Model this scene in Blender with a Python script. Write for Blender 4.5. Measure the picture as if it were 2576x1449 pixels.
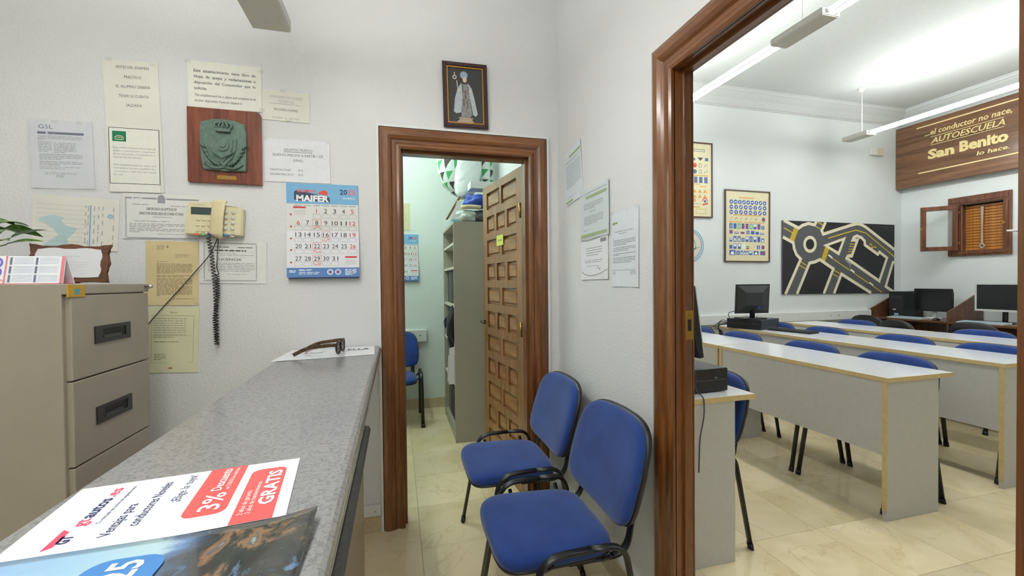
import bpy, bmesh, math, random
from mathutils import Vector, Matrix
random.seed(7)
for _o in list(bpy.data.objects):
    bpy.data.objects.remove(_o)
S = bpy.context.scene
COL = S.collection
PI = math.pi
# ------------------------------------------------------------------ camera
F, YAW, PITCH, ROLL, HC = 1078.305, 0.262128, -0.0145532, 0.0102245, 1.31
_r = Vector((math.cos(YAW), -math.sin(YAW), 0))
_f = Vector((math.sin(YAW) * math.cos(PITCH), math.cos(YAW) * math.cos(PITCH), math.sin(PITCH)))
_d = _f.cross(_r)
C_R = _r * math.cos(ROLL) + _d * math.sin(ROLL)
C_D = -_r * math.sin(ROLL) + _d * math.cos(ROLL)
CAM = Vector((0, 0, HC))
cam = bpy.data.cameras.new('camera')
cam.sensor_width = 36.0
cam.lens = F / 2576 * 36.0
cam.clip_start = 0.02
co = bpy.data.objects.new('camera', cam)
COL.objects.link(co)
co.matrix_world = Matrix(((C_R.x, -C_D.x, -_f.x, 0), (C_R.y, -C_D.y, -_f.y, 0), (C_R.z, -C_D.z, -_f.z, HC), (0, 0, 0, 1)))
S.camera = co
# ------------------------------------------------------------------ world, exposure
w = bpy.data.worlds.new('world'); S.world = w; w.use_nodes = True
w.node_tree.nodes['Background'].inputs[0].default_value = (0.8, 0.9, 1, 1)
w.node_tree.nodes['Background'].inputs[1].default_value = 0.3
S.view_settings.view_transform = 'Standard'
S.view_settings.look = 'None'
S.view_settings.gamma = 1
S.view_settings.use_curve_mapping = False
S.view_settings.exposure = 0.0
LAMP_OFFICE, LAMP_CLASS, LAMP_STORE = 50.0, 60.0, 70.0   # emission of the fluorescent tubes


def ray(u, v):
    return C_R * ((u - 1288) / F) + C_D * ((v - 724.5) / F) + _f
def PX(u, v, x):
    r = ray(u, v); return CAM + r * ((x - CAM.x) / r.x)
def PY(u, v, y):
    r = ray(u, v); return CAM + r * ((y - CAM.y) / r.y)
def PZ(u, v, z):
    r = ray(u, v); return CAM + r * ((z - CAM.z) / r.z)

# ------------------------------------------------------------------ materials
MATS = {}
def s2l(c):
    return tuple(((x / 255) / 12.92 if x / 255 <= 0.04045 else ((x / 255 + 0.055) / 1.055) ** 2.4) for x in c)
def newmat(name):
    m = bpy.data.materials.new(name); m.use_nodes = True
    MATS[name] = m
    nt = m.node_tree
    return m, nt, nt.nodes['Principled BSDF']
def N(nt, t, **kw):
    n = nt.nodes.new(t)
    for k, v in kw.items():
        setattr(n, k, v)
    return n
def coords(nt, scale=(1, 1, 1), which='Object'):
    t = N(nt, 'ShaderNodeTexCoord'); m = N(nt, 'ShaderNodeMapping')
    m.inputs['Scale'].default_value = scale
    nt.links.new(t.outputs[which], m.inputs[0])
    return m.outputs[0]
def ramp(nt, fac, stops):
    r = N(nt, 'ShaderNodeValToRGB'); e = r.color_ramp.elements
    while len(e) < len(stops): e.new(0.5)
    for i, (p, c) in enumerate(stops):
        e[i].position = p; e[i].color = (*c, 1)
    nt.links.new(fac, r.inputs[0]); return r.outputs[0]
def noise(nt, vec, scale, detail=4, rough=0.5, dist=0.0):
    n = N(nt, 'ShaderNodeTexNoise'); n.inputs['Scale'].default_value = scale
    n.inputs['Detail'].default_value = detail; n.inputs['Roughness'].default_value = rough
    n.inputs['Distortion'].default_value = dist
    if vec is not None: nt.links.new(vec, n.inputs['Vector'])
    return n.outputs['Fac']
def bump(nt, b, fac, strength, dist):
    n = N(nt, 'ShaderNodeBump'); n.inputs['Strength'].default_value = strength; n.inputs['Distance'].default_value = dist
    nt.links.new(fac, n.inputs['Height']); nt.links.new(n.outputs[0], b.inputs['Normal'])
def plain(name, rgb, rough=0.5, metal=0.0, var=0.0, vscale=30, bmp=0, bscale=200, bdist=0.001, spec=0.5, alpha=1, trans=0, coat=0):
    if name in MATS: return MATS[name]
    m, nt, b = newmat(name)
    c = s2l(rgb)
    b.inputs['Roughness'].default_value = rough; b.inputs['Metallic'].default_value = metal
    b.inputs['Specular IOR Level'].default_value = spec
    b.inputs['Alpha'].default_value = alpha
    b.inputs['Transmission Weight'].default_value = trans
    b.inputs['Coat Weight'].default_value = coat
    v = coords(nt)
    f = noise(nt, v, vscale, 3)
    vv = max(var, 0.02)
    lo = tuple(max(0, x * (1 - vv)) for x in c); hi = tuple(min(1, x * (1 + vv)) for x in c)
    nt.links.new(ramp(nt, f, [(0.35, lo), (0.65, hi)]), b.inputs['Base Color'])
    if bmp:
        bump(nt, b, noise(nt, v, bscale, 4), bmp, bdist)
    return m
def wood(name, dark, mid, light, axis='Z', rough=0.3, scale=1.0, coat=0.3):
    if name in MATS: return MATS[name]
    m, nt, b = newmat(name)
    sc = {'X': (1.2, 16, 16), 'Y': (16, 1.2, 16), 'Z': (16, 16, 1.2)}[axis]
    v = coords(nt, tuple(x * scale for x in sc))
    f1 = noise(nt, v, 1.6, 6, 0.55, 0.6)
    v2 = coords(nt, tuple(x * scale * 4 for x in sc))
    f2 = noise(nt, v2, 3.0, 3, 0.6)
    mx = N(nt, 'ShaderNodeMath', operation='MULTIPLY_ADD'); mx.inputs[1].default_value = 0.3
    nt.links.new(f2, mx.inputs[0])
    m2 = N(nt, 'ShaderNodeMath', operation='MULTIPLY'); m2.inputs[1].default_value = 0.75
    nt.links.new(f1, m2.inputs[0]); nt.links.new(m2.outputs[0], mx.inputs[2])
    col = ramp(nt, mx.outputs[0], [(0.36, s2l(dark)), (0.52, s2l(mid)), (0.68, s2l(light))])
    nt.links.new(col, b.inputs['Base Color'])
    b.inputs['Roughness'].default_value = rough
    b.inputs['Coat Weight'].default_value = coat; b.inputs['Coat Roughness'].default_value = 0.15
    bump(nt, b, f2, 0.15, 0.0006)
    return m
def emit(name, rgb, strength):
    m, nt, b = newmat(name)
    b.inputs['Base Color'].default_value = (0.9, 0.9, 0.9, 1)
    b.inputs['Emission Color'].default_value = (*rgb, 1); b.inputs['Emission Strength'].default_value = strength
    return m
def plaster(name, rgb):
    m, nt, b = newmat(name)
    v = coords(nt)
    f = noise(nt, v, 1.3, 3)
    c = s2l(rgb)
    nt.links.new(ramp(nt, f, [(0.3, tuple(x * 0.97 for x in c)), (0.7, c)]), b.inputs['Base Color'])
    b.inputs['Roughness'].default_value = 0.62
    b.inputs['Specular IOR Level'].default_value = 0.35
    f2 = noise(nt, v, 95, 3, 0.5)
    bump(nt, b, f2, 0.55, 0.004)
    return m
M_WALL = plaster('white_plaster', (219, 219, 219))
M_WALL2 = plaster('green_white_plaster', (226, 235, 229))
M_WALL3 = plaster('cool_white_plaster', (221, 226, 225))
M_CEIL = plain('ceiling_paint', (236, 237, 236), 0.8)
M_WOODV = wood('casing_wood_upright', (90, 52, 23), (112, 67, 32), (134, 85, 45), 'Z', 0.22)
M_WOODX = wood('casing_wood_along', (90, 52, 23), (112, 67, 32), (134, 85, 45), 'X', 0.22)
M_WOODY = wood('casing_wood_across', (90, 52, 23), (112, 67, 32), (134, 85, 45), 'Y', 0.22)
M_LEAF = wood('door_leaf_wood', (104, 66, 32), (134, 90, 48), (156, 110, 64), 'Z', 0.35)
M_PANEL = wood('door_panel_wood', (110, 70, 34), (142, 96, 52), (164, 116, 68), 'X', 0.35, 1.5)
M_PLAQUE = wood('sapele_wood', (84, 38, 22), (116, 58, 36), (142, 76, 50), 'Z', 0.3, 1.6)
M_SIGN = wood('sign_wood', (84, 54, 36), (118, 80, 54), (148, 106, 74), 'Y', 0.35, 0.8)
M_CARREL = wood('carrel_wood', (74, 46, 28), (100, 66, 42), (122, 84, 56), 'Z', 0.4)
M_SHUTTER = wood('shutter_slat_wood', (130, 76, 22), (166, 104, 38), (190, 128, 56), 'Y', 0.35)
M_WINWOOD = wood('window_wood', (70, 36, 20), (104, 60, 36), (130, 80, 50), 'Z', 0.3)
M_WOODB = wood('counter_wood', (50, 24, 12), (78, 40, 22), (100, 56, 32), 'Z', 0.3)
def marble(name, base, lo, vein, rnd=True):
    m, nt, b = newmat(name)
    g = N(nt, 'ShaderNodeNewGeometry'); oi = N(nt, 'ShaderNodeObjectInfo')
    add = N(nt, 'ShaderNodeVectorMath', operation='MULTIPLY_ADD')
    comb = N(nt, 'ShaderNodeCombineXYZ')
    for k in range(3): nt.links.new(oi.outputs['Random'], comb.inputs[k])
    add.inputs[1].default_value = (37, 19, 11)
    nt.links.new(comb.outputs[0], add.inputs[0]); nt.links.new(g.outputs['Position'], add.inputs[2])
    f = noise(nt, add.outputs[0], 3.2, 5, 0.55, 0.6)
    c1 = ramp(nt, f, [(0.3, s2l(lo)), (0.62, s2l(base))])
    fv = noise(nt, add.outputs[0], 1.5, 7, 0.58, 1.2)
    c2 = ramp(nt, fv, [(0.492, (0, 0, 0)), (0.5, (1, 1, 1)), (0.508, (0, 0, 0))])
    mx = N(nt, 'ShaderNodeMix', data_type='RGBA')
    ml = N(nt, 'ShaderNodeMath', operation='MULTIPLY'); ml.inputs[1].default_value = 0.28
    nt.links.new(c2, ml.inputs[0])
    nt.links.new(ml.outputs[0], mx.inputs[0]); nt.links.new(c1, mx.inputs[6]); mx.inputs[7].default_value = (*s2l(vein), 1)
    hs = N(nt, 'ShaderNodeHueSaturation')
    if rnd:
        mr = N(nt, 'ShaderNodeMapRange'); mr.inputs[3].default_value = 0.86; mr.inputs[4].default_value = 1.06
        nt.links.new(oi.outputs['Random'], mr.inputs[0]); nt.links.new(mr.outputs[0], hs.inputs['Value'])
    nt.links.new(mx.outputs[2], hs.inputs['Color']); nt.links.new(hs.outputs[0], b.inputs['Base Color'])
    b.inputs['Roughness'].default_value = 0.1
    return m
M_TILE = marble('cream_marble', (238, 222, 184), (222, 203, 160), (168, 138, 94))
M_SKIRT = marble('beige_marble_skirting', (205, 188, 152), (186, 166, 128), (150, 125, 90), False)
def granite():
    m, nt, b = newmat('grey_speckled_laminate')
    v = coords(nt, (210, 210, 210))
    vo = N(nt, 'ShaderNodeTexVoronoi'); vo.inputs['Scale'].default_value = 1.0
    nt.links.new(v, vo.inputs['Vector'])
    f = noise(nt, coords(nt, (260, 260, 260)), 1, 3, 0.6)
    sep = N(nt, 'ShaderNodeSeparateColor'); nt.links.new(vo.outputs['Color'], sep.inputs[0])
    mx = N(nt, 'ShaderNodeMath', operation='ADD'); nt.links.new(sep.outputs[0], mx.inputs[0]); nt.links.new(f, mx.inputs[1])
    c = ramp(nt, mx.outputs[0], [(0.35, s2l((114, 113, 114))), (0.75, s2l((127, 126, 126))), (1.0, s2l((140, 139, 138)))])
    nt.links.new(c, b.inputs['Base Color'])
    b.inputs['Roughness'].default_value = 0.2
    bump(nt, b, f, 0.12, 0.0004)
    return m
M_GRAN = granite()
M_GRANE = plain('dark_laminate_edge', (70, 68, 66), 0.45, var=0.25, vscale=150)
M_EDGELINE = plain('laminate_edge_line', (150, 146, 132), 0.4)
M_STEEL = plain('beige_enamel_steel', (158, 149, 134), 0.42, var=0.03, vscale=8, bmp=0.1, bscale=400, bdist=0.0003)
M_STEEL2 = plain('olive_grey_enamel_steel', (160, 154, 138), 0.5, var=0.03, vscale=5)
M_BLACK = plain('black_plastic', (28, 28, 30), 0.4, var=0.1)
M_BLACKT = plain('black_tube_enamel', (20, 20, 22), 0.35)
M_DARK = plain('charcoal_plastic', (44, 46, 48), 0.4)
M_SCREEN = plain('black_screen_glass', (26, 28, 30), 0.25)
M_GREYPL = plain('grey_plastic', (92, 94, 98), 0.5)
M_SILVER = plain('silver_plastic', (200, 202, 200), 0.35)
def fabric(name, c1, c2):
    m, nt, b = newmat(name)
    v = coords(nt)
    f = noise(nt, v, 9, 3); g = noise(nt, v, 900, 2)
    nt.links.new(ramp(nt, f, [(0.3, s2l(c1)), (0.75, s2l(c2))]), b.inputs['Base Color'])
    b.inputs['Roughness'].default_value = 0.85
    b.inputs['Sheen Weight'].default_value = 0.25
    b.inputs['Specular IOR Level'].default_value = 0.2
    bump(nt, b, g, 0.35, 0.0006)
    return m
M_BLUE = fabric('blue_woven_fabric', (28, 54, 118), (38, 68, 134))
M_BLKFAB = fabric('black_woven_fabric', (30, 30, 34), (40, 40, 44))
M_BRNFAB = fabric('brown_grey_fabric', (62, 54, 50), (74, 66, 62))
M_WHITELAM = plain('white_laminate', (226, 228, 230), 0.16)
M_GREYLAM = plain('pale_grey_laminate', (200, 199, 195), 0.45)
M_TAN = plain('tan_edge_banding', (216, 192, 138), 0.45, var=0.05)
M_BRASS = plain('brass', (176, 136, 62), 0.3, 0.9)
M_CHROME = plain('chrome', (210, 210, 210), 0.15, 1.0)
M_ALU = plain('satin_silver_plate', (206, 206, 208), 0.5, 0.15)
M_WHITEPL = plain('white_plastic', (228, 228, 222), 0.4)
M_DUCT = plain('white_duct_plastic', (222, 224, 221), 0.45)
M_LAMPBOX = plain('lamp_grey_enamel', (196, 194, 184), 0.45)
M_PHONE = plain('ivory_phone_plastic', (216, 208, 170), 0.35)
M_PHONE2 = plain('ivory_handset_plastic', (218, 204, 162), 0.3)
M_BRONZE = plain('green_bronze_patina', (98, 120, 108), 0.42, 0.25, var=0.15, vscale=60, bmp=0.2, bscale=150)
M_LCD = plain('lcd_glass', (58, 72, 74), 0.3)
M_P_WHITE = plain('white_paper', (226, 226, 230), 0.7, bmp=0.1, bscale=12, bdist=0.002)
M_P_COOL = plain('cool_white_paper', (222, 222, 230), 0.6)
M_P_CREAM = plain('cream_paper', (230, 229, 218), 0.7)
M_P_OLD = plain('aged_paper', (224, 222, 210), 0.7, var=0.04, vscale=4)
M_P_PALE = plain('pale_grey_paper', (222, 222, 218), 0.7)
M_P_TAN = plain('tan_paper', (212, 194, 148), 0.7, var=0.06, vscale=5)
M_P_YELL = plain('pale_yellow_paper', (218, 216, 180), 0.7, var=0.04, vscale=5)
M_P_POST = plain('poster_cream_paper', (222, 214, 176), 0.4)
M_P_BLUISH = plain('bluish_white_paper', (216, 222, 228), 0.5)
M_CARD = plain('glossy_white_card', (236, 238, 242), 0.22)
M_SLEEVE = plain('clear_plastic_sleeve', (228, 232, 230), 0.2, alpha=0.12)
INK = lambda n, c, r=0.6: plain('ink_' + n, c, r)
I_BLACK = INK('black', (44, 44, 48)); I_GREY = INK('grey', (136, 136, 142)); I_DGREY = INK('dark_grey', (84, 84, 90))
I_FAINT = INK('faint', (172, 172, 172)); I_RED = INK('red', (206, 52, 62)); I_GREEN = INK('green', (18, 122, 78))
I_OLIVE = INK('olive_green', (146, 168, 100)); I_BLUE = INK('blue', (64, 102, 172)); I_LBLUE = INK('light_blue', (182, 206, 208))
I_NAVY = INK('navy', (40, 44, 96)); I_WHITE = INK('white', (238, 240, 240)); I_ORANGE = INK('orange', (222, 160, 82))
I_YELL = INK('yellow', (222, 188, 20)); I_CREAM = INK('cream', (226, 218, 190)); I_ROAD = INK('road_grey', (84, 86, 88))
I_TAR = INK('board_black', (30, 30, 34)); I_PINK = INK('pink', (226, 84, 120)); I_BROWN = INK('brown_grey', (140, 122, 96))
I_CALBLUE = INK('calendar_blue', (120, 176, 214)); I_FOOTBLUE = INK('calendar_foot_blue', (86, 128, 186))
I_CORAL = INK('coral_red', (226, 92, 92), 0.3)

# ------------------------------------------------------------------ mesh helpers
def obj(name, me, mat, parent=None, loc=None, smooth=False):
    o = bpy.data.objects.new(name, me)
    if mat is not None and len(me.materials) == 0: me.materials.append(mat)
    COL.objects.link(o)
    if parent is not None: o.parent = parent
    if loc is not None: o.location = loc
    if smooth:
        for p in me.polygons: p.use_smooth = True
    return o
def tag(o, label=None, cat=None, group=None, kind=None):
    if label: o['label'] = label
    if cat: o['category'] = cat
    if group: o['group'] = group
    if kind: o['kind'] = kind
    return o
def thing(name, label, cat, loc=(0, 0, 0), rot=(0, 0, 0), group=None):
    o = bpy.data.objects.new(name, None); o.empty_display_size = 0.1
    COL.objects.link(o); o.location = loc; o.rotation_euler = rot
    return tag(o, label, cat, group)
def copy_tree(o, parent=None):
    c = o.copy(); COL.objects.link(c); c.parent = parent
    for ch in list(o.children): copy_tree(ch, c)
    return c
def me_from(verts, faces):
    me = bpy.data.meshes.new('mesh'); me.from_pydata([tuple(v) for v in verts], [], faces); me.update(); return me
def me_bm(bm):
    bmesh.ops.recalc_face_normals(bm, faces=bm.faces)
    me = bpy.data.meshes.new('mesh'); bm.to_mesh(me); bm.free(); return me
def bm_box(bm, x0, x1, y0, y1, z0, z1):
    vs = [bm.verts.new((x, y, z)) for z in (z0, z1) for (x, y) in ((x0, y0), (x1, y0), (x1, y1), (x0, y1))]
    fs = [(3, 2, 1, 0), (4, 5, 6, 7), (0, 1, 5, 4), (1, 2, 6, 5), (2, 3, 7, 6), (3, 0, 4, 7)]
    for f in fs: bm.faces.new([vs[i] for i in f])
def me_box(x0, x1, y0, y1, z0, z1, bevel=0, seg=2):
    bm = bmesh.new(); bm_box(bm, x0, x1, y0, y1, z0, z1)
    if bevel: bmesh.ops.bevel(bm, geom=list(bm.edges), offset=bevel, segments=seg, profile=0.5, affect='EDGES')
    return me_bm(bm)
def box(name, x0, x1, y0, y1, z0, z1, mat, parent=None, bevel=0, seg=2):
    return obj(name, me_box(min(x0, x1), max(x0, x1), min(y0, y1), max(y0, y1), min(z0, z1), max(z0, z1), bevel, seg), mat, parent)
def prism(pts, d0, d1, axis='Y', bevel=0):
    """extrude a 2-D outline; axis Y: pts are (x,z); axis X: (y,z); axis Z: (x,y)"""
    def P(a, b, d): return {'Y': (a, d, b), 'X': (d, a, b), 'Z': (a, b, d)}[axis]
    bm = bmesh.new()
    A = [bm.verts.new(P(a, b, d0)) for a, b in pts]; B = [bm.verts.new(P(a, b, d1)) for a, b in pts]
    f0 = bm.faces.new(A); f1 = bm.faces.new(B[::-1]); n = len(pts)
    for i in range(n):
        bm.faces.new((A[i], B[i], B[(i + 1) % n], A[(i + 1) % n]))
    if bevel:
        bmesh.ops.bevel(bm, geom=[e for f in (f0, f1) for e in f.edges], offset=bevel, segments=2, affect='EDGES')
    return me_bm(bm)
def fillet(pts, r, n=6):
    pts = [Vector(p) for p in pts]; out = [pts[0]]
    for i in range(1, len(pts) - 1):
        a, b, c = pts[i - 1], pts[i], pts[i + 1]
        u = (a - b); v = (c - b); k = min(r, u.length * 0.49, v.length * 0.49)
        p0 = b + u.normalized() * k; p1 = b + v.normalized() * k
        for t in range(n + 1):
            s = t / n; out.append(p0 * (1 - s) ** 2 + b * 2 * s * (1 - s) + p1 * s * s)
    out.append(pts[-1]); return out
def me_tube(pts, rx, ry=None, n=10, up=(0, 0, 1), caps=True):
    ry = rx if ry is None else ry
    pts = [Vector(p) for p in pts]; V = []; Fc = []
    t = (pts[1] - pts[0]).normalized(); u = Vector(up)
    if abs(u.dot(t)) > 0.95: u = Vector((1, 0, 0)) if abs(t.x) < 0.9 else Vector((0, 1, 0))
    a = t.cross(u).normalized(); b = a.cross(t).normalized()
    for i, p in enumerate(pts):
        if i == 0: t2 = (pts[1] - pts[0])
        elif i == len(pts) - 1: t2 = pts[-1] - pts[-2]
        else: t2 = (pts[i + 1] - pts[i]).normalized() + (pts[i] - pts[i - 1]).normalized()
        t2 = t2.normalized() if t2.length > 1e-9 else t
        q = t.rotation_difference(t2); a = q @ a; b = q @ b; t = t2
        for k in range(n):
            g = 2 * PI * k / n
            V.append(p + a * (rx * math.cos(g)) + b * (ry * math.sin(g)))
    for i in range(len(pts) - 1):
        for k in range(n):
            Fc.append((i * n + k, i * n + (k + 1) % n, (i + 1) * n + (k + 1) % n, (i + 1) * n + k))
    if caps:
        Fc.append(tuple(range(n))[::-1]); Fc.append(tuple((len(pts) - 1) * n + k for k in range(n)))
    return me_from(V, Fc)
def tube(name, pts, r, mat, parent=None, ry=None, n=10, up=(0, 0, 1)):
    return obj(name, me_tube(pts, r, ry, n, up), mat, parent, smooth=True)
def me_lathe(prof, n=24):
    V = []; Fc = []
    for r, z in prof:
        for k in range(n):
            g = 2 * PI * k / n; V.append((r * math.cos(g), r * math.sin(g), z))
    for i in range(len(prof) - 1):
        for k in range(n):
            Fc.append((i * n + k, i * n + (k + 1) % n, (i + 1) * n + (k + 1) % n, (i + 1) * n + k))
    Fc.append(tuple(range(n))[::-1]); Fc.append(tuple((len(prof) - 1) * n + k for k in range(n)))
    return me_from(V, Fc)
def me_join(mes):
    bm = bmesh.new()
    for m in mes:
        bm.from_mesh(m); bpy.data.meshes.remove(m)
    me = bpy.data.meshes.new('mesh'); bm.to_mesh(me); bm.free(); return me

# ------------------------------------------------------------------ flat print helpers (local x right, z up, front = -y)
_tc = {}
def text_geo(s, bold, shear):
    k = (s, bold, shear)
    if k not in _tc:
        cu = bpy.data.curves.new('t', 'FONT'); cu.body = s; cu.size = 1; cu.resolution_u = 2
        cu.offset = bold; cu.shear = shear
        o = bpy.data.objects.new('t', cu)
        m = o.to_mesh()
        V = [tuple(v.co) for v in m.vertices]; Fc = [tuple(p.vertices) for p in m.polygons]
        o.to_mesh_clear(); bpy.data.objects.remove(o); bpy.data.curves.remove(cu)
        _tc[k] = (V, Fc)
    return _tc[k]
class Ink:
    """collects flat print on a w x h sheet; positions are fractions from the top-left corner"""
    def __init__(s, w, h): s.w, s.h, s.V, s.F, s.sub, s.st = w, h, [], [], [], []
    def pt(s, x, y): return ((x - 0.5) * s.w, (0.5 - y) * s.h)
    def poly(s, pts):
        s.st.append(len(s.F)); n = len(s.V); s.V += [s.pt(*p) for p in pts]; s.F.append(tuple(range(n, n + len(pts)))); return s
    def rect(s, x0, y0, x1, y1): return s.poly([(x0, y1), (x1, y1), (x1, y0), (x0, y0)])
    def frame(s, x0, y0, x1, y1, t):
        tx, ty = t, t * s.w / s.h
        s.rect(x0, y0, x1, y0 + ty); s.rect(x0, y1 - ty, x1, y1); s.rect(x0, y0 + ty, x0 + tx, y1 - ty); s.rect(x1 - tx, y0 + ty, x1, y1 - ty); return s
    def ell(s, x, y, rx, ry=None, n=20):
        ry = rx * s.w / s.h if ry is None else ry
        return s.poly([(x + rx * math.cos(2 * PI * k / n), y - ry * math.sin(2 * PI * k / n)) for k in range(n)])
    def ring(s, x, y, r0, r1, a0=0, a1=2 * PI, n=24):
        k = s.w / s.h; ns = len(s.st) + 1
        for i in range(n):
            g, h = a0 + (a1 - a0) * i / n, a0 + (a1 - a0) * (i + 1) / n
            s.poly([(x + r0 * math.cos(g), y - r0 * k * math.sin(g)), (x + r1 * math.cos(g), y - r1 * k * math.sin(g)),
                    (x + r1 * math.cos(h), y - r1 * k * math.sin(h)), (x + r0 * math.cos(h), y - r0 * k * math.sin(h))])
        del s.st[ns:]; return s
    def rrect(s, x0, y0, x1, y1, r, sq=()):
        k = s.w / s.h; out = []
        for i, (cx, cy, a) in enumerate(((x1 - r, y0 + r * k, 0), (x0 + r, y0 + r * k, 90), (x0 + r, y1 - r * k, 180), (x1 - r, y1 - r * k, 270))):
            if i in sq: out.append(((x1, y0), (x0, y0), (x0, y1), (x1, y1))[i]); continue
            for j in range(6):
                g = math.radians(a + 18 * j); out.append((cx + r * math.cos(g), cy - r * k * math.sin(g)))
        return s.poly(out)
    def stroke(s, pts, t, closed=False):
        P = [Vector(s.pt(*p)) for p in pts]; T = t * s.w / 2; n = len(P); L = []
        for i in range(n):
            a = P[i - 1] if (i > 0 or closed) else None; c = P[(i + 1) % n] if (i < n - 1 or closed) else None
            d1 = (P[i] - a).normalized() if a is not None else None; d2 = (c - P[i]).normalized() if c is not None else None
            d = (d1 + d2) if (d1 is not None and d2 is not None) else (d1 if d1 is not None else d2)
            d = d.normalized() if d.length > 1e-6 else (d1 or d2)
            nn = Vector((-d.y, d.x)); ref = d1 if d1 is not None else d2
            k = 1 / max(0.45, abs(Vector((-ref.y, ref.x)).dot(nn)))
            L.append((P[i] + nn * T * k, P[i] - nn * T * k))
        s.st.append(len(s.F)); b = len(s.V)
        for p, q in L: s.V += [tuple(p), tuple(q)]
        for i in range(n if closed else n - 1):
            j = (i + 1) % n; s.F.append((b + 2 * i + 1, b + 2 * j + 1, b + 2 * j, b + 2 * i))
        return s
    def text(s, t, x, y, size, align='c', bold=0.0, shear=0.0, fit=None, xs=1.0):
        """baseline at y; size = cap height as fraction of sheet height; fit = width fraction"""
        V, Fc = text_geo(t, bold, shear)
        if not V: return s
        k = size * s.h / 0.7; x0 = min(v[0] for v in V); x1 = max(v[0] for v in V)
        kx = k * xs
        if fit: kx = fit * s.w / (x1 - x0)
        wd = (x1 - x0) * kx; px, pz = s.pt(x, y)
        px -= {'l': 0, 'c': wd / 2, 'r': wd}[align]
        q = Ink(s.w, s.h); q.V = [(px + (v[0] - x0) * kx, pz + v[1] * k) for v in V]; q.F = list(Fc)
        s.sub.append(q); return s
    def para(s, x0, x1, y0, n, pitch, thick=0.45, last=0.7, seed=1):
        rd = random.Random(seed)
        for i in range(n):
            x = x0; e = x1 if i < n - 1 else x0 + (x1 - x0) * last
            while x < e - 0.01:
                l = min(rd.uniform(0.025, 0.11), e - x); y = y0 + i * pitch
                s.rect(x, y, x + l, y + pitch * thick); x += l + 0.014
        return s
    def build(s, name, mat, parent, depth, tr=None):
        r = None
        for q in s.sub: r = q.build('lettering' if name != 'day_number' else name, mat, parent, depth, tr)
        if not s.F: return r
        if 1 < len(s.st) <= 10:
            F_, st_, s.sub = s.F, s.st + [len(s.F)], []
            for a, b in zip(st_[:-1], st_[1:]): s.F, s.st = F_[a:b], [0]; r = s.build(name, mat, parent, depth, tr)
            s.F, s.st = F_, st_[:-1]; return r
        V = [(a, -depth, b) for a, b in s.V]
        if tr: V = [tr(v) for v in V]
        bm = bmesh.new(); vs = [bm.verts.new(v) for v in V]
        for f in s.F:
            try: bm.faces.new([vs[i] for i in f])
            except ValueError: pass
        for v in [v for v in bm.verts if not v.link_faces]: bm.verts.remove(v)
        bm.normal_update()
        me = bpy.data.meshes.new('mesh'); bm.to_mesh(me); bm.free()
        o = obj(name, me, mat, parent)
        if len(s.st) > 10: o['kind'] = 'stuff'
        return o
    def solid(s, name, mat, parent, d0, d1):
        """raised lettering"""
        r = None
        for q in s.sub:
            par = list(range(len(q.V)))
            def find(a):
                while par[a] != a: par[a] = par[par[a]]; a = par[a]
                return a
            for f in q.F:
                for a in f[1:]: par[find(a)] = find(f[0])
            isl = {}
            for f in q.F: isl.setdefault(find(f[0]), []).append(f)
            L = []
            for fs in isl.values():
                xs = [q.V[a][0] for f in fs for a in f]; L.append([min(xs), max(xs), fs])
            L.sort(key=lambda e: e[0]); M_ = []
            for e in L:
                if M_ and min(e[1], M_[-1][1]) - e[0] > 0.6 * min(e[1] - e[0], M_[-1][1] - M_[-1][0]): M_[-1][1] = max(M_[-1][1], e[1]); M_[-1][2] = M_[-1][2] + e[2]
                else: M_.append(e)
            for e in M_:
                z = Ink(q.w, q.h); ids = sorted({a for f in e[2] for a in f}); mp_ = {a: k for k, a in enumerate(ids)}
                z.V = [q.V[a] for a in ids]; z.F = [tuple(mp_[a] for a in f) for f in e[2]]; r = z.solid(name, mat, parent, d0, d1)
        if not s.F: return r
        bm = bmesh.new(); vs = [bm.verts.new((a, -d0, b)) for a, b in s.V]
        for f in s.F:
            try: bm.faces.new([vs[i] for i in f])
            except ValueError: pass
        g = bmesh.ops.extrude_face_region(bm, geom=list(bm.faces))
        for v in [e for e in g['geom'] if isinstance(e, bmesh.types.BMVert)]: v.co.y = -d1
        return obj(name, me_bm(bm), mat, parent)

YW = 2.36       # front face of the office back wall
XW = 0.914      # office face of the right wall
CX0, CXR, CYB, CZC = 0.98, 7.151, 4.6, 3.70     # classroom: left face, right wall, back wall, ceiling
SYB = 4.55      # store room back wall
def on_back(corners, y=None):
    y = YW if y is None else y
    P = [PY(u, v, y) for u, v in corners]
    return _quad([(p.x, p.z) for p in P])
def on_right(corners, x=None):
    x = XW if x is None else x
    P = [PX(u, v, x) for u, v in corners]
    return _quad([(-p.y, p.z) for p in P])
def _quad(q):
    tl, tr, br, bl = [Vector(p) for p in q]
    c = (tl + tr + br + bl) / 4; w_ = ((tr - tl).length + (br - bl).length) / 2; h_ = ((tl - bl).length + (tr - br).length) / 2
    d = (tr - tl) + (br - bl); return c, w_, h_, math.atan2(d.y, d.x)
def place_back(o, c, roll, y): o.location = (c.x, y, c.y); o.rotation_euler = (0, -roll, 0)
def place_right(o, c, roll, x): o.location = (x, -c.x, c.y); o.rotation_euler = (0, -roll, -PI / 2)
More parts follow.
